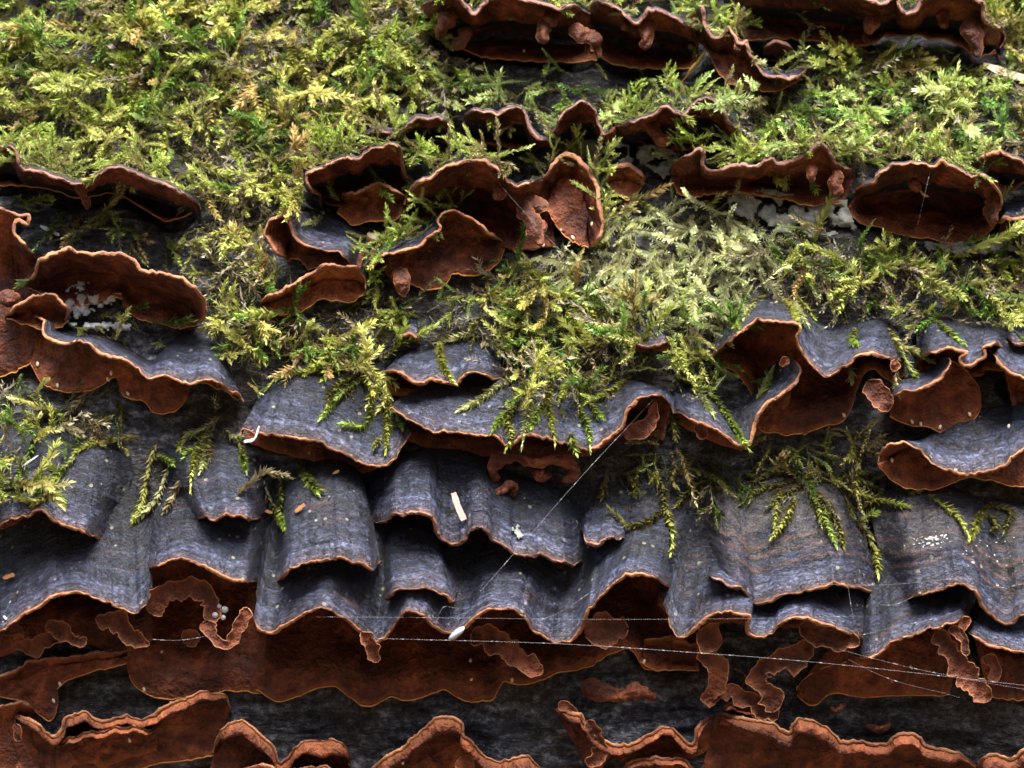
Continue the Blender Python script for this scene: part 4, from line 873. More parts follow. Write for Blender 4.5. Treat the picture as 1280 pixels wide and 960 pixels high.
def sprinkle(Ns, layer):
    xs_ = rng.uniform(-150, 1430, Ns); ys_ = rng.uniform(-130, 660, Ns)
    m_main = in_poly(xs_, ys_, MAIN); m_low = in_poly(xs_, ys_, LOWL); m_sh = in_poly(xs_, ys_, SHELF); m_dk = in_poly(xs_, ys_, DARKL)
    f_pale = in_poly(xs_, ys_, PALE); f_b = in_poly(xs_, ys_, BROWN1) | in_poly(xs_, ys_, BROWN2) | in_poly(xs_, ys_, BROWN3)
    f_up = in_poly(xs_, ys_, UPPER); f_cr = in_poly(xs_, ys_, CRUSTG) | in_poly(xs_, ys_, CRUSTG2) | in_poly(xs_, ys_, DARKB)
    f_no = np.zeros(Ns, bool)
    for q in NOMOSS: f_no |= in_poly(xs_, ys_, q)
    patch = fbm(xs_ / 90, ys_ / 90, 0, 77, 3); patch2 = fbm(xs_ / 45, ys_ / 45, 0, 99, 2)
    for i in range(Ns):
        x, y = xs_[i], ys_[i]
        if not (m_main[i] or m_low[i] or m_sh[i] or m_dk[i]): continue
        if f_cr[i] and rng.random() < .93: continue
        dens = 1.0
        if m_sh[i]: dens = .42
        if m_dk[i]: dens = .22
        if m_low[i]: dens = .6
        if layer == 'green':
            if f_b[i]: dens *= .50
            if f_pale[i]: dens *= .6
            dens *= np.clip(.80 + .55 * patch2[i], .25, 1)
        else:
            dens *= 1.0 if f_b[i] else .8
        if rng.random() > dens: continue
        h = cast(x, y)
        if h is None or h[2] == 2: continue
        loc, nrm, kd = h
        if height(loc) < -14: continue
        if f_no[i] and rng.random() < .93: continue
        if kd == 1 and layer == 'brown' and rng.random() < .4: continue
        nr = np.array(nrm); rad_ = np.array([0, loc.y - RAD, loc.z - ZC]); rad_ /= np.linalg.norm(rad_)
        ang = rng.uniform(0, 2 * math.pi) if rng.random() < .62 else rng.normal(-math.pi / 2, .6)
        tan = np.array([math.cos(ang), 0, math.sin(ang)])
        tan = tan - rad_ * tan.dot(rad_)
        outw = rng.uniform(.15, .6) if layer == 'green' else rng.uniform(.05, .35)
        if nr[2] > .45: outw = rng.uniform(.3, .8)
        grow = tan + rad_ * outw + np.array([0, 0, .55 if (f_up[i] and rng.random() < .6) else -.12])
        if kd == 1: grow = grow + nr * .35
        grow /= np.linalg.norm(grow)
        s_ = rng.uniform(.55, 1.25) if rng.random() < .8 else rng.uniform(1.2, 1.7) * (1.0 if y > 120 else 1.15)
        if m_sh[i] or m_dk[i]: s_ *= .8
        # do not let the carpet hide the hollows and the bare caps
        bad = False
        for fl in (.004, .008, .012):
            tip = loc + Vector(grow) * fl * s_
            tx = 640 + tip.x / (tip.y + DIST) * DIST / MM; ty = 480 - (tip.z - ZCAM) / (tip.y + DIST) * DIST / MM
            h2 = cast(tx, ty)
            if h2 is not None and (h2[2] == 2 or height(h2[0]) < -14) and rng.random() < .93: bad = True; break
        if bad: continue
        if m_main[i] and not in_poly(np.array([tx]), np.array([ty]), MAIN)[0]:
            if rng.random() < .8: continue
            s_ *= .7
        root = np.array(loc) + nr * .0004 + rad_ * (rng.uniform(0, .0035) if layer == 'green' else 0)
        hue = rng.random()
        if layer == 'green':
            g_ = np.array([.36, .46, .08]) * (1 - hue) + np.array([.68, .70, .26]) * hue
            if rng.random() < .22: g_ = np.array([.20, .34, .07])
            if rng.random() < .12: g_ = np.array([.52, .44, .18])
            if patch[i] > .25: g_ = g_ * np.array([1.2, 1.08, 1.2])
            if f_up[i]: g_ = g_ * np.array([.98, 1.15, 1.35])
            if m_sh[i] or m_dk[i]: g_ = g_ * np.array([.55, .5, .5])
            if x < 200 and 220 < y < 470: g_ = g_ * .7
            key, pr = 'green', ('thick' if rng.random() < .35 else 'feather')
            if f_pale[i]:
                key, pr = 'pale', 'flat'; g_ = np.array([.84, .90, .56])
            elif rng.random() < .08:
                key, pr = 'pale', 'flat'; g_ = np.array([.34, .46, .17])
        else:
            g_ = np.array([.24, .185, .10]) * (1 - hue) + np.array([.46, .40, .26]) * hue
            if rng.random() < .35: g_ = np.array([.13, .14, .05])
            if rng.random() < .15: g_ = np.array([.50, .46, .36])
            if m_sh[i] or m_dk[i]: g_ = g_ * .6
            key, pr = 'brown', 'dead'
            if f_pale[i] and rng.random() < .75: key, pr = 'pale', 'flat'; g_ = np.array([.74, .80, .50])
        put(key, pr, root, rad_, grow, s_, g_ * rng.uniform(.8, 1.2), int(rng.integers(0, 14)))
sprinkle(9000, 'brown'); sprinkle(9800, 'green')
# moss sitting on the tops of the upper brackets, some of it drooping over the rim
for Rn_, dr_ in RIMS:
    if Rn_[:, 1].mean() > 330: continue
    for q in range(int(len(Rn_) * .85)):
        i = int(rng.integers(0, len(Rn_)))
        if vnoise(Rn_[i, 0] / 40, Rn_[i, 1] / 40, 0, 55) < -.35: continue
        s0 = rng.uniform(.25, .95); x, y = Rn_[i]
        if 330 < x < 450 and y > 255: continue
        loc = proj(np.array([x]), np.array([y - 5]), np.array([dr_[i] * s0]))[0]
        rad_ = np.array([0, loc[1] - RAD, loc[2] - ZC]); rad_ /= np.linalg.norm(rad_)
        ang = rng.uniform(.1, math.pi - .1)
        grow = np.array([math.cos(ang) * 1.2, 0, math.sin(ang) * .7]) + rad_ * rng.uniform(-.2, .5)
        if rng.random() < .10 and s0 > .6: grow = np.array([rng.normal(0, .5), -.5, -.35])
        if len(Rn_) < 75: continue
        tp = loc + grow / np.linalg.norm(grow) * .007; h2 = cast(640 + tp[0] / (tp[1] + DIST) * DIST / MM, 480 - (tp[2] - ZCAM) / (tp[1] + DIST) * DIST / MM)
        if h2 is not None and h2[2] == 2 and rng.random() < .88: continue
        hue = rng.random(); g_ = np.array([.36, .50, .08]) * (1 - hue) + np.array([.66, .74, .26]) * hue
        if rng.random() < .2: g_ = np.array([.40, .36, .16])
        put('green', 'feather' if rng.random() < .7 else 'thick', loc, rad_, grow, rng.uniform(.45, .95), g_ * rng.uniform(.8, 1.2), int(rng.integers(0, 14)))
info = {'green': ('yellow-green feathery moss carpet covering the upper log and the bracket tops', 'moss_carpet'),
        'brown': ('withered brown and olive moss matted beneath the green moss', 'withered_moss'),
        'pale': ('pale whitish green flat-leaved moss patch among the feathery moss', 'pale_moss')}
for k_, (lab, nm) in info.items():
    o = 0; vs, fs, cs = [], [], []
    for v_, f_, c_ in acc[k_]:
        vs.append(v_); fs.append(f_ + o); cs.append(c_); o += len(v_)
    ob = mesh_obj(nm, np.vstack(vs), np.vstack(fs), M_MOSS, smooth=False, colr=np.vstack(cs))
    tag(ob, lab, 'moss', kind='stuff')
    print('moss', k_, len(acc[k_]), sum(len(f) for f in fs))

# single sprigs that hang over the caps: each tuft a thing, each shoot a part
def px_path(pts, lift=5):
    """pixel polyline -> world path lying a little above whatever is underneath, never dropping back into a hollow"""
    C = crom(pts, 9); out = []; last = None
    hs = []
    for x, y in C:
        h = cast(x, y); hs.append(height(h[0]) if (h is not None and h[2] != 2) else None)
    first = next((v for v in hs if v is not None), 20.0)
    cur = hs[0] if hs[0] is not None else first
    D = []
    for v in hs:
        tgt = cur if v is None else (v if v > cur - 6 else cur - 3)
        cur = cur + max(-4, min(14, tgt - cur)); D.append(cur)
    D = smooth1(np.array(D), 2) + lift + np.linspace(0, 3, 9)
    return proj(C[:, 0], C[:, 1], D)
YG = ((.26, .22, .07), (.42, .46, .10)); GR = ((.20, .20, .06), (.30, .42, .08)); PG = ((.30, .27, .14), (.52, .56, .24)); OL = ((.10, .085, .03), (.19, .19, .05)); BN = ((.20, .15, .08), (.30, .25, .13)); DK = ((.06, .05, .022), (.12, .13, .035))
def tuft(label, shoots):
    p0 = px_path(shoots[0][0])[0]
    root = empty('moss_tuft', tuple(p0), label, 'moss', 'moss sprigs hanging over the fungi')
    for i, sh in enumerate(shoots):
        pts, c = sh[0], sh[1]
        tuft.i += 1
        V_, F_, C_ = shoot(px_path(pts), width=.20, leaf=.0023, gap=.00015, seed=900 + tuft.i, col0=c[0], col1=c[1])
        part('moss_shoot', V_, F_, M_MOSS, root, smooth=False, colr=C_)
tuft.i = 0
tuft('bright moss sprigs draped over the big smooth blue-black bracket', [([(175,545),(140,550),(105,558),(90,572)],YG),([(95,570),(75,590),(60,605),(40,618)],GR),([(75,595),(62,580),(58,575)],GR),([(70,605),(50,625),(20,622)],YG),([(60,608),(75,622),(80,630)],GR),([(40,610),(20,605),(0,612)],BN)])
tuft('tall olive moss sprig hanging between the big smooth cap and the pale fan-like tuft', [([(196,555),(188,575),(183,600),(176,630),(166,652)],YG),([(210,585),(200,615),(185,635),(168,648)],PG),([(192,568),(205,572),(215,580)],GR),([(225,600),(215,625),(205,640)],BN)])
tuft('pale fan-like moss tuft spreading over the dark cap with the broken orange edge', [([(265,525),(262,545),(258,570),(250,590)],PG),([(275,520),(255,535),(232,545)],PG),([(270,530),(250,555),(240,590),(238,615)],YG),([(280,535),(290,545),(300,545)],PG),([(268,515),(270,508),(268,500)],PG),([(255,560),(235,565),(230,572)],GR),([(298,548),(302,565),(308,590)],GR),([(260,545),(262,560),(262,572)],BN),([(240,540),(228,555),(226,560)],YG)])
tuft('arching brown moss sprig with two green drooping tips beside the tube-like bracket', [([(295,617),(312,605),(325,592),(345,592),(362,597)],BN),([(350,595),(352,620),(350,640),(356,660)],GR),([(330,600),(335,620),(345,640),(354,656)],OL),([(375,570),(380,590),(392,605),(402,612)],OL),([(370,580),(385,600),(398,618)],GR)])
tuft('spreading moss sprigs lying on the broad cap with the blunt point', [([(470,445),(455,450),(440,455),(400,462),(350,470),(335,485)],YG),([(465,430),(430,428),(400,435),(350,445)],BN),([(458,470),(430,490),(415,505),(400,524)],GR),([(455,462),(425,480),(412,495),(408,510)],OL),([(466,495),(462,520),(452,532),(428,530)],GR),([(480,490),(484,520),(484,545),(482,565)],YG),([(484,500),(495,520),(502,535)],GR),([(455,455),(455,470),(462,485)],GR),([(440,440),(420,452),(402,458)],YG),([(478,545),(470,555),(468,556)],YG)])
tuft('pale green moss shoot lying across the short flat bracket', [([(545,432),(550,445),(555,460),(568,478)],YG),([(600,412),(570,422),(548,428)],PG),([(556,418),(552,430),(548,440)],YG)])
tuft('row of moss sprigs fringing the long wavy bracket', [([(650,470),(620,485),(600,500),(575,512)],PG),([(655,480),(640,510),(620,530),(615,540)],GR),([(648,500),(635,525),(640,545),(632,562)],YG),([(668,480),(660,520),(655,545),(652,560)],PG),([(690,470),(685,500),(690,530),(694,556)],YG),([(680,500),(670,520),(664,535)],GR),([(720,480),(725,510),(735,535),(738,562)],GR),([(712,540),(716,555),(720,566)],GR),([(735,500),(745,515),(752,522)],GR),([(700,440),(680,460),(660,480)],BN),([(730,450),(715,470),(700,500)],YG),([(790,470),(765,488),(740,500)],YG),([(640,450),(650,470),(655,485)],BN),([(745,460),(740,480),(722,500)],YG)])
tuft('long moss sprigs lying in the mossy folded cup bracket', [([(840,450),(860,470),(880,500),(892,520)],PG),([(862,460),(890,495),(905,515),(920,540)],GR),([(900,510),(915,530),(928,550),(936,562)],GR),([(838,515),(842,530),(846,550)],PG),([(905,455),(895,470),(888,490)],YG),([(945,500),(955,485),(966,460)],GR),([(925,480),(945,478),(960,480)],GR),([(870,440),(895,450),(905,460)],YG)])
tuft('yellow moss clump hanging beside the peak of the high-arched bracket', [([(930,375),(910,395),(898,415),(893,432)],YG),([(985,370),(995,385),(1005,400),(1010,408)],PG),([(990,365),(1005,380),(1018,398)],YG),([(945,378),(935,390),(930,398)],PG),([(975,372),(988,385),(1000,408)],YG),([(925,390),(918,402),(926,412)],GR)])
tuft('drooping moss sprig dangling in front of the small rolled orange loop', [([(1112,415),(1125,430),(1145,440),(1165,452)],YG),([(1115,420),(1128,445),(1140,465),(1150,480)],GR),([(1110,410),(1122,430),(1132,450)],YG),([(1120,455),(1120,475),(1124,495)],PG),([(1070,410),(1066,425),(1072,432)],GR),([(1062,455),(1064,465),(1064,476)],PG),([(1170,400),(1185,415),(1205,430)],GR)])
tuft('olive moss fringe hanging over the rust-banded bracket', [([(1000,600),(970,608),(945,615),(936,630)],OL),([(1010,605),(990,615),(962,632)],OL),([(975,610),(972,630),(968,655)],YG),([(995,620),(985,645),(965,672)],YG),([(1010,610),(1025,640),(1038,665),(1045,682)],GR),([(1035,625),(1048,660),(1055,685)],OL),([(1018,612),(1030,630),(1035,650)],OL),([(1000,590),(960,592),(930,612)],OL),([(1030,590),(1060,610),(1090,622),(1135,632)],YG),([(1095,590),(1060,595),(1040,605)],OL),([(1080,600),(1100,615),(1085,630)],OL)])
tuft('single long moss sprig hanging between the two rust-banded brackets', [([(1075,645),(1085,670),(1095,690),(1098,720)],YG),([(1075,652),(1085,645),(1094,640)],GR),([(1070,650),(1080,660),(1090,672)],OL)])
tuft('forked moss sprig on the white-speckled bracket', [([(1160,618),(1180,632),(1200,650),(1210,668)],YG),([(1240,628),(1225,645),(1212,675)],YG),([(1240,632),(1262,640),(1255,665)],OL),([(1235,640),(1245,655),(1242,660)],OL)])
tuft('looping olive moss sprig between the torn flap and the rust-banded bracket', [([(830,635),(815,650),(790,658),(775,648),(762,636)],OL),([(830,625),(838,655),(840,675),(838,692)],YG),([(820,590),(828,610),(830,640)],OL),([(900,600),(880,602),(860,615),(845,632)],OL),([(760,585),(757,600),(752,622)],BN),([(780,590),(790,602),(795,608)],BN),([(880,570),(900,595),(912,610)],DK)])
tuft('moss sprigs hanging in front of the hooded and tent-shaped brackets', [([(462,208),(472,225),(480,238),(490,250)],GR),([(516,222),(512,230),(506,235)],YG),([(508,258),(505,268),(502,278)],YG),([(548,228),(551,235),(552,244)],YG),([(486,178),(487,188),(490,198)],YG)])
tuft('light green moss spray over the lilac-topped bracket with the cupped lobe', [([(430,258),(410,265),(390,272),(366,277)],GR),([(425,252),(415,240),(412,228)],GR),([(428,255),(405,255),(380,250)],GR),([(422,262),(400,275),(380,280)],PG)])
tuft('moss strands hanging down over the row of brown arches', [([(688,165),(692,180),(705,190),(714,203)],YG),([(620,140),(616,150),(612,158)],YG),([(762,135),(764,155),(762,182)],PG),([(770,140),(768,160),(764,178)],YG),([(850,140),(858,148),(864,152)],YG),([(566,160),(570,172),(576,186)],YG)])
tuft('moss tips hanging over the rim of the wavy bracket above grey crust', [([(978,190),(980,215),(982,240)],YG),([(985,200),(983,220),(980,235)],PG),([(962,205),(968,218),(974,230)],YG),([(1035,180),(1045,195),(1055,205)],PG),([(1050,180),(1058,190),(1062,200)],PG),([(1014,222),(1016,230),(1020,238)],GR),([(925,190),(895,180),(862,178)],PG),([(920,185),(905,192),(890,200)],PG)])
tuft('short moss tips poking over the double-arched bracket with the pointed end', [([(160,222),(163,230),(166,236)],PG),([(200,215),(205,228),(208,240)],PG),([(128,212),(118,222),(105,228)],YG),([(45,345),(36,350),(22,358)],GR)])
tuft('bright moss sprays over the ragged scoop bracket', [([(845,28),(865,32),(880,35),(908,44)],PG),([(860,55),(866,60),(870,68)],YG),([(960,62),(975,72),(990,80),(1008,82)],PG),([(940,72),(948,78),(955,80)],PG),([(760,18),(775,16),(795,14)],PG),([(900,15),(920,22),(932,30)],PG),([(640,2),(640,10),(638,22)],YG)])
tuft('dim moss wisps clinging to the dark wood between the long bracket and the rusty scoop', [([(1078,548),(1080,560),(1076,575)],DK),([(1010,575),(1030,580),(1045,572)],DK),([(1090,590),(1075,592),(1060,598)],OL),([(1090,602),(1110,590),(1125,588)],OL),([(968,560),(985,572),(998,580)],DK),([(1120,612),(1135,616),(1150,612)],OL)])
tuft('small dark moss sprig below the rusty scalloped lobes', [([(143,498),(150,515),(152,535)],OL),([(120,478),(100,500),(85,515)],BN),([(60,510),(75,520),(80,528)],GR),([(75,520),(95,538),(105,545)],BN),([(70,512),(40,525),(25,540)],OL)])
# ------------------------------------------------------------------ spore stalks of the moss
def wtube(P, r, seg=6):
    P = np.asarray(P, float); n = len(P); r = np.broadcast_to(r, (n,))
    T = np.gradient(P, axis=0); T /= np.linalg.norm(T, axis=1, keepdims=True) + 1e-12
    B1 = np.cross(T, [.2, .9, .3]); B1 /= np.linalg.norm(B1, axis=1, keepdims=True) + 1e-12; B2 = np.cross(B1, T)
    an = np.linspace(0, 2 * math.pi, seg, endpoint=False)
    W = P[:, None] + r[:, None, None] * (B1[:, None] * np.cos(an)[None, :, None] + B2[:, None] * np.sin(an)[None, :, None])
    return W.reshape(-1, 3), grid_faces(n, seg, wrap=True)
def depth_at(x, y, dflt=15):
    h = cast(x, y); return height(h[0]) if h is not None else dflt
def spore(label, pts, tipf=.35, cap_r=2.2):
    D0 = depth_at(*pts[0]); C = crom(pts, 24)
    P = proj(C[:, 0], C[:, 1], D0 + 4 + np.linspace(0, 22, 24))
    root = empty('moss_sporophyte', tuple(P[0]), label, 'moss', 'moss spore stalks')
    k_ = int(24 * (1 - tipf))
    V_, F_ = wtube(P[:k_ + 1], .75 * MM); part('stalk', V_, F_, M_SETA, root)
    t = np.linspace(0, 1, 24 - k_); rr = cap_r * MM * np.clip(np.sin(np.pi * (t * .9 + .06)) ** .7 * (1 - .35 * t), .12, 1)
    V_, F_ = wtube(P[k_:], rr, 8); part('capsule', V_, F_, M_CAPS, root)
spore('upright golden spore stalk in front of the many-fingered bracket', [(730,88),(731,70),(733,50),(735,26)], .35, 2.6)
spore('leaning golden spore stalk pair, taller one, beside the ragged scoop', [(846,108),(862,92),(872,78),(883,62)], .4, 2.8)
spore('leaning golden spore stalk pair, shorter one, beside the ragged scoop', [(845,112),(856,98),(864,86),(870,78)], .4, 2.4)
spore('upright amber spore stalk twin with the longer capsule in open moss', [(1116,168),(1117,140),(1118,110),(1120,72)], .3, 2.6)
spore('upright amber spore stalk twin with the shorter capsule in open moss', [(1118,150),(1121,125),(1124,100),(1125,74)], .3, 2.6)
spore('thin green-tipped spore stalk before the wide bracket by the straw', [(1045,62),(1050,45),(1055,30),(1057,10)], .4, 2)
spore('single reddish spore stalk standing in open moss', [(168,78),(170,55),(172,35),(173,10)], .16, 2.4)
spore('slanting orange spore stalk above the hooded bracket', [(434,178),(415,160),(400,146),(386,135)], .3, 2)
spore('fine bent spore stalk in moss above the ragged scoop', [(925,45),(935,30),(945,12),(955,-6)], .1, 1.4)
# ------------------------------------------------------------------ grains, splinters, straw, threads
def blob(name, x, y, D, rx, ry, ang, mat, label, cat, group=None, lump=.12, rd=None):
    nlat, nlon = 9, 12
    la = np.linspace(-math.pi / 2, math.pi / 2, nlat)[:, None]; lo = np.linspace(0, 2 * math.pi, nlon, endpoint=False)[None]
    a_ = rx * np.cos(la) * np.cos(lo); b_ = ry * np.sin(la) + 0 * lo; c_ = (rd or min(rx, ry)) * np.cos(la) * np.sin(lo)
    q = 1 + lump * fbm(a_ * .4 + x, b_ * .4 + y, c_ * .4, int(x), 2); a_, b_, c_ = a_ * q, b_ * q, c_ * q
    ca, sa = math.cos(ang), math.sin(ang)
    W = proj(x + a_ * ca - b_ * sa, y + a_ * sa + b_ * ca, D + c_)
    o = mesh_obj(name, W.reshape(-1, 3), grid_faces(nlat, nlon, wrap=True), mat); place(o, tuple(proj(x, y, D)))
    return tag(o, label, cat, group)
HOSTS = [((640,760,270,312), 'on the tall ear-shaped lobe or the nodule beside it'), ((40,170,450,500), 'on the rusty scalloped lobes under the orange-edged bracket'), ((1040,1070,505,530), 'on the scalloped brown sheet under the high-arched bracket'),
  ((1130,1220,510,540), 'on the broad rusty lobe under the curled dark lip'), ((1100,1130,565,590), 'on the rusty scoop-shaped tongue bracket'), ((1250,1280,520,545), 'on the black top of the rusty scoop-shaped bracket'), ((580,650,820,860), 'on the wide brown sheet under the five-arched bracket'), ((340,370,770,790), 'under the first arch of the very long rippled bracket'),
  ((885,905,825,860), 'on the pillar below the two-scalloped bracket'), ((990,1150,830,865), 'on the rusty sheet below the thin upswept bracket'), ((150,210,810,870), 'on the brown sheet below the white drops'), ((55,80,850,880), 'on the flat brown crust below the dusty blue bracket'), ((150,175,915,935), 'on the double-edged crust'),
  ((795,815,820,835), 'on the tan-edged sheet behind the pillars'), ((490,520,945,960), 'on the crust with the folded peak'), ((645,670,55,75), 'inside the hollow of the many-fingered bracket'), ((625,655,180,195), 'on bark under the small arched bracket')]
def grain_host(x, y):
    for (x0, x1, y0, y1), t in HOSTS:
        if x0 <= x <= x1 and y0 <= y <= y1: return t
    return 'stuck to brown fungus'
for x, y in [(662,288),(701,286),(740,280),(716,297),(679,306),(72,482),(135,474),(139,466),(160,492),(47,455),(1055,519),(1140,527),(1151,530),(1175,534),(1212,518),(1115,575),(588,826),(589,850),(640,850),(892,831),(898,855),(1139,834),(202,816),(180,862),(75,855),(67,876),(162,925),(805,827),(503,953),(655,64),(997,860),(356,781),(1261,533),(640,187)]:
    h = cast(x, y)
    if h is None: continue
    blob('egg_grain', x, y, height(h[0]) + 1.6, 2.0, 3.3, random.uniform(-.6, .6), M_GRAIN, 'tiny cream oval grain ' + grain_host(x, y), 'grain', 'cream grains on the fungi', .05)
def chip(name, pts, wdt, mat, label, cat, lift=5, thick=1.6, dmax=None):
    C = crom(pts, 10); D = max(depth_at(*pts[0]), depth_at(*pts[-1])) + lift
    if dmax: D = min(D, dmax)
    t = np.linspace(0, 1, 10); T = np.gradient(C, axis=0); T /= np.linalg.norm(T, axis=1, keepdims=True); nn = np.stack([-T[:, 1], T[:, 0]], -1)
    ww = .85 * wdt * (1 - .35 * np.abs(2 * t - 1) ** 4) * (1 + .35 * fbm(t * 6, pts[0][0], 0, 3, 2))
    rows = []
    for sg, dz in ((1, -thick), (1, thick), (-1, thick), (-1, -thick)):
        q = C + nn * (ww * sg)[:, None]; rows.append(proj(q[:, 0], q[:, 1], D + dz + t * 2))
    W = np.stack(rows, 1); F_ = grid_faces(10, 4, wrap=True)
    F_ = np.vstack([F_, [[0, 1, 2, 3]], [[39, 38, 37, 36]]])
    o = mesh_obj(name, W.reshape(-1, 3), F_, mat, smooth=False); place(o, tuple(W.reshape(-1, 3).mean(0)))
    return tag(o, label, cat)
chip('wood_splinter', [(567,616),(572,632),(580,650)], 5.2, M_CHIP, 'pale pinkish wood splinter lying on the torn blue-black cap', 'splinter')
chip('needle', [(24,586),(36,577),(48,569)], 1.3, M_WHITE, 'short white needle on the big smooth cap', 'needle')
chip('straw', [(1229,80),(1255,90),(1300,104)], 5.0, M_STRAW, 'pale straw stub lying on moss by the wide bracket', 'straw', 12, 3)
chip('wood_chip', [(369,640),(376,634),(381,630)], 2.6, M_CHIPB, 'orange wood chip beside the tube-like bracket', 'chip')
chip('wood_chip', [(332,638),(337,640),(341,641)], 2.4, M_CHIPB, 'small orange chip below the arching brown moss sprig', 'chip')
chip('wood_chip', [(4,723),(11,720),(18,718)], 3.2, M_CHIPB, 'orange-tan chip in the dark gap under the big smooth bracket', 'chip')
chip('wood_chip', [(416,592),(420,590),(424,588)], 2.0, M_CHIPB, 'tiny tan chip below the blunt-pointed cap', 'chip')
chip('bark_flake', [(527,40),(522,52),(517,64)], 5.5, M_BROWNT, 'brown bark flake standing in the moss beside the many-fingered bracket', 'flake', 9)
chip('petal_scrap', [(130,54),(137,57),(143,60)], 3.0, M_CHIP, 'pinkish white scrap in open moss near the reddish spore stalk', 'scrap', 10)
chip('wood_chip', [(719,418),(713,428),(710,436)], 3.2, M_CHIP, 'pinkish leaf-shaped chip in withered moss above the long bracket', 'chip', 9)
chip('twig', [(50,282),(62,288),(74,294)], 2.4, M_WHITE, 'short whitish twig lying above the long brown bracket', 'twig', 9)
chip('seed_husk', [(258,27),(262,28),(267,29)], 2.4, M_STRAW, 'pale seed husk lying level in open moss', 'husk', 12)
chip('seed_husk', [(279,24),(280,30),(280,36)], 2.4, M_STRAW, 'drooping pale seed husk beside another husk in moss', 'husk', 12)
chip('seed_husk', [(429,22),(434,31),(438,40)], 1.8, M_CHIPB, 'thin orange husk in moss', 'husk', 12)
chip('seed_husk', [(376,42),(380,48),(378,53)], 2.2, M_STRAW, 'small white bent husk in moss', 'husk', 12)
chip('moth_wing', [(305,552),(318,548),(324,532)], 2.0, M_WHITE, 'curled white scrap at the tip of the broad blunt-pointed cap', 'scrap', 6)
chip('seed_husk', [(926,863),(932,845),(918,836)], 1.6, M_BROWNT, 'brown thorny husk on black bark between two pillars', 'husk', 5)
chip('seed_husk', [(597,191),(597,196),(598,201)], 1.0, M_WHITE, 'short white hair on the peak of the tent-shaped bracket', 'hair', 4)
chip('larva', [(1150,238),(1154,243),(1161,246)], 1.8, M_STRAW, 'cream curled larva on the nodule in the wide hollow bracket', 'larva', 26)
blob('cocoon', 571, 792, 104, 4.5, 13, .9, M_COCO, 'small grey spindle cocoon hanging at the edge of the long rippled bracket', 'cocoon')
blob('pebble', 466, 297, depth_at(466, 297) + 5, 9, 7, .3, M_STRAW, 'pale angular grit lump on the lilac-topped bracket', 'grit', None, .35)
for x, y, r_ in ((269,769,4),(281,762,4.5),(279,772,3.5),(274,758,3)):
    blob('water_drop', x, y, 64, r_, r_, 0, M_DROP, 'shiny white drop in the hollow of the arched bracket', 'drop', 'white drops in the hollow', .02)
def crust(label, pts, mat, D=2.5, name='mould_patch', cat='mould', holes=.30, amp=3.0, follow=False, scale=9):
    """thin broken patch with an uneven edge lying on the surface"""
    P = np.array(pts, float); x0, y0 = P.min(0) - 4; x1, y1 = P.max(0) + 4; st = 1.7
    gx_, gy_ = np.meshgrid(np.arange(x0, x1, st), np.arange(y0, y1, st))
    nz = fbm(gx_ / scale, gy_ / scale, 0, int(x0), 3)
    ins = in_poly(gx_ + 3 * nz, gy_ + 3 * np.roll(nz, 5), P) & (nz > -1 + holes * 2)
    hh = np.zeros(gx_.shape)
    if follow:
        for i in range(0, gx_.shape[0], 3):
            for j_ in range(0, gx_.shape[1], 3):
                hh[i:i + 3, j_:j_ + 3] = depth_at(gx_[i, j_], gy_[i, j_], 10)
        for _ in range(4): hh[1:-1, 1:-1] = (hh[:-2, 1:-1] + hh[2:, 1:-1] + hh[1:-1, :-2] + hh[1:-1, 2:] + hh[1:-1, 1:-1] * 2) / 6
    W = proj(gx_, gy_, hh + D + amp * nz)
    F_ = grid_faces(*gx_.shape); ok = ins.ravel()[F_].all(1); F_ = F_[ok]
    us, inv = np.unique(F_, return_inverse=True); W = W.reshape(-1, 3)[us]; F_ = inv.reshape(-1, 4)
    o = mesh_obj(name, W, F_, mat); place(o, tuple(W.mean(0)))
    md = o.modifiers.new('thickness', 'SOLIDIFY'); md.thickness = .0004; md.offset = -1
    return tag(o, label, cat)
crust('grey bare crust with dark holes below the wavy bracket', [(905,240),(960,236),(1010,248),(1060,252),(1072,285),(1040,298),(990,296),(940,280),(912,262)], M_GREYC, 4, 'grey_crust', 'crust', .34, 4, False, 12)
crust('grey crust strip under the row of brown arches', [(690,180),(740,174),(800,178),(840,186),(860,205),(830,225),(800,205),(760,205),(720,198)], M_GREYC, 4, 'grey_crust', 'crust', .32, 4, False, 12)
crust('grey crust below the wide hollow bracket', [(1130,292),(1180,306),(1280,286),(1320,290),(1320,312),(1240,318),(1180,318),(1140,304)], M_GREYC, 4, 'grey_crust', 'crust', .34, 4, False, 12)
crust('white lacy mould patch under the long brown bracket', [(82,375),(100,366),(125,370),(155,365),(158,374),(130,384),(100,400),(140,402),(172,404),(160,414),(110,412),(78,404)], M_WHITE, 10, holes=.34, amp=5, scale=6)
crust('grey mould tuft on the underside of the long brown bracket', [(80,366),(90,355),(105,350),(116,356),(100,366),(92,372)], M_GREYC, 34, holes=.36, amp=3, scale=6)
crust('white splash on the torn blue-black cap', [(638,662),(648,655),(652,663),(660,670),(650,676),(645,670)], M_GREYC, 1.2, holes=.42, amp=.5, follow=True, name='white_splash', cat='stain')
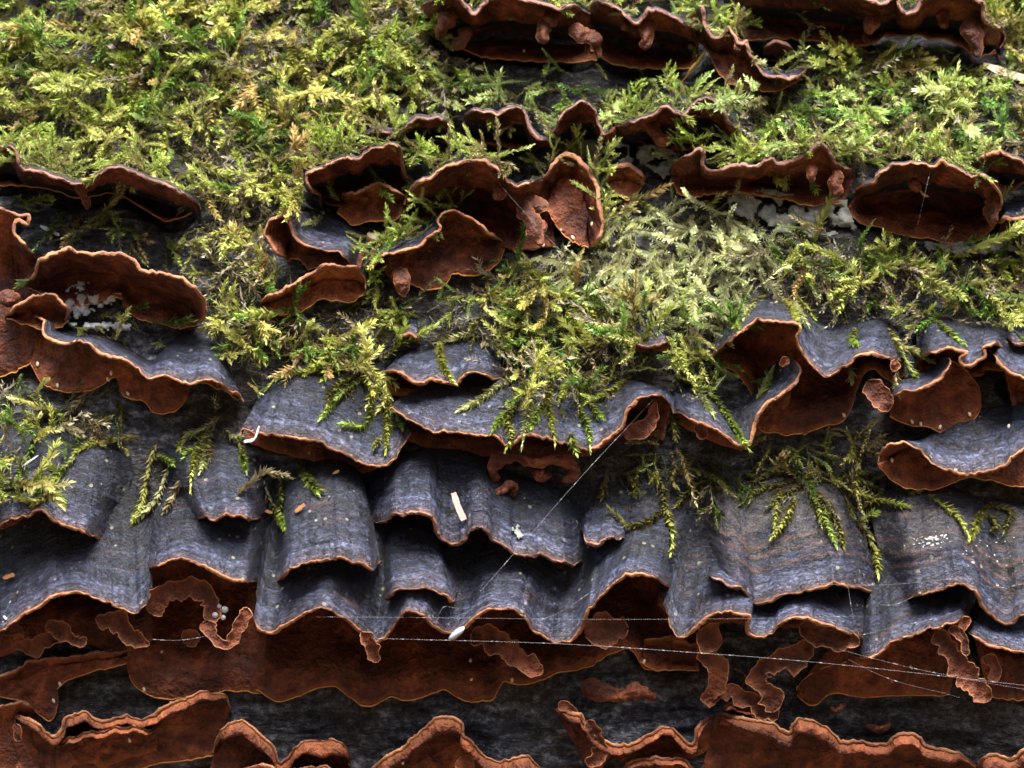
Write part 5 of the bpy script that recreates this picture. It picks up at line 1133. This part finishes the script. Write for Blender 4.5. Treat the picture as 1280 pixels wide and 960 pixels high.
def speckle(label, cx, cy, rx, ry, n, name, cat):
    Vs, Fs, o_ = [], [], 0
    for _ in range(n):
        x = cx + rng.normal(0, rx); y = cy + rng.normal(0, ry); r_ = abs(rng.normal(0, .7)) + .4
        an = np.linspace(0, 2 * math.pi, 7, endpoint=False); rr = r_ * (1 + .35 * rng.normal(0, 1, 7))
        D = depth_at(x, y)
        ring = proj(x + 1.5 * rr * np.cos(an), y + rr * np.sin(an), D + .2); c = proj(np.array([x]), np.array([y]), np.array([D + 1.2]))
        Vs += [ring, c]; Fs += [np.stack([np.arange(7), (np.arange(7) + 1) % 7, np.full(7, 7)], -1) + o_]; o_ += 8
    V_ = np.vstack(Vs); o = mesh_obj(name, V_, np.vstack(Fs), M_WHITE); place(o, tuple(V_.mean(0))); tag(o, label, cat)
speckle('white speckled stain on the larger rust-banded bracket', 1162, 678, 13, 5, 46, 'white_stain', 'stain')
speckle('loose cream specks scattered below the forked moss sprig', 1235, 685, 18, 10, 26, 'white_stain', 'stain')
crust('pale mould film on bark beside the scalloped fan bracket', [(636,330),(660,318),(685,325),(670,338),(650,340),(640,352),(628,350)], M_GREYC, 5, holes=.44, amp=3, scale=6)
crust('pale mould at the tip of the dusty blue bracket', [(-4,768),(6,764),(12,772),(8,780),(-4,784)], M_WHITE, 1.5, holes=.4, amp=.6, follow=True, scale=4)
def thread(label, pts, r=.34, beads=0):
    P = proj(*np.array(pts, float).T); C = crom(P, 30)
    C[:, 2] -= .0006 * np.sin(np.linspace(0, math.pi, 30))
    V_, F_ = wtube(C, r * .27 * MM, 4); Vs, Fs = [V_], [F_]
    for b_ in range(beads):
        c = C[int(random.uniform(1, 28))] * .5 + C[int(random.uniform(1, 28))] * 0
        k_ = random.uniform(0, 28.9); i = int(k_); c = C[i] * (1 - k_ + i) + C[i + 1] * (k_ - i)
        q = C[i + 1] - C[i]; q /= np.linalg.norm(q)
        v2, f2 = wtube(np.stack([c + q * MM * t for t in (-2, -.8, .8, 2)]), np.array([.1, .38, .38, .1]) * MM * random.uniform(.7, 1.2), 5)
        f2 = f2 + sum(len(v) for v in Vs); Vs.append(v2); Fs.append(f2)
    o = mesh_obj('spider_thread', np.vstack(Vs), np.vstack(Fs), M_SILK); place(o, tuple(C.mean(0)))
    tag(o, label, 'spider thread', 'spider threads')
thread('long beaded spider thread running under the rippled bracket and past the pillars', [(470,798,104),(690,802,106),(860,812,108),(1040,827,108),(1330,862,104)], .42, 26)
thread('slanting spider thread from the arched end of the moss-fringed bracket down to the torn cap', [(816,500,74),(720,600,88),(600,740,100)], .42, 10)
thread('horizontal spider thread crossing the arches of the rippled bracket', [(395,771,112),(560,770,112),(760,771,110),(950,771,108),(1080,770,104)], .30, 4)
thread('short spider thread slanting up the valley of the long rippled bracket', [(672,776,100),(700,762,100),(745,735,100)], .34, 3)
thread('fine spider thread from the tube-like rim to the grey cocoon', [(545,778,100),(555,756,98),(575,760,98)], .3, 1)
thread('spider thread over the lips of the two rust-banded brackets', [(1010,729,96),(1100,728,98),(1200,722,98)], .28, 2)
thread('longer of two slack spider strands below the upswept bracket', [(1050,812,100),(1130,830,100),(1190,842,100),(1320,868,98)], .28, 6)
thread('shorter of two slack spider strands below the upswept bracket', [(1060,824,100),(1110,845,100),(1170,862,100),(1200,872,96)], .24, 2)
thread('stout spider strand lying across the upswept bracket', [(1080,793,104),(1120,780,104),(1162,772,102),(1195,765,100)], .3, 4)
thread('short spider strand at the lip of the white-speckled bracket', [(1100,756,98),(1120,752,100),(1142,745,100)], .4, 2)
thread('spider thread in the valley of the white-speckled bracket', [(1215,722,96),(1240,732,96),(1300,724,96)], .26, 2)
thread('spider thread stretched before the wide hollow bracket', [(1164,208,90),(1155,245,90),(1144,292,30)], .34, 3)
thread('spider thread bundle before the tent-shaped bracket', [(600,200,92),(640,245,92),(700,312,70)], .34, 2)
thread('spider strand across the flat pale-edged crust', [(40,824,40),(90,818,40),(140,812,40)], .3, 2)
thread('bright short spider strand beside the hollow with white drops', [(190,799,66),(225,797,70),(262,794,74)], .4, 6)
thread('vertical spider strand from the rust-banded lip', [(1060,732,90),(1064,755,94),(1068,780,98)], .34, 1)
thread('faint spider thread hanging across open moss', [(1075,100,40),(1150,128,40),(1230,150,36)], .26, 0)
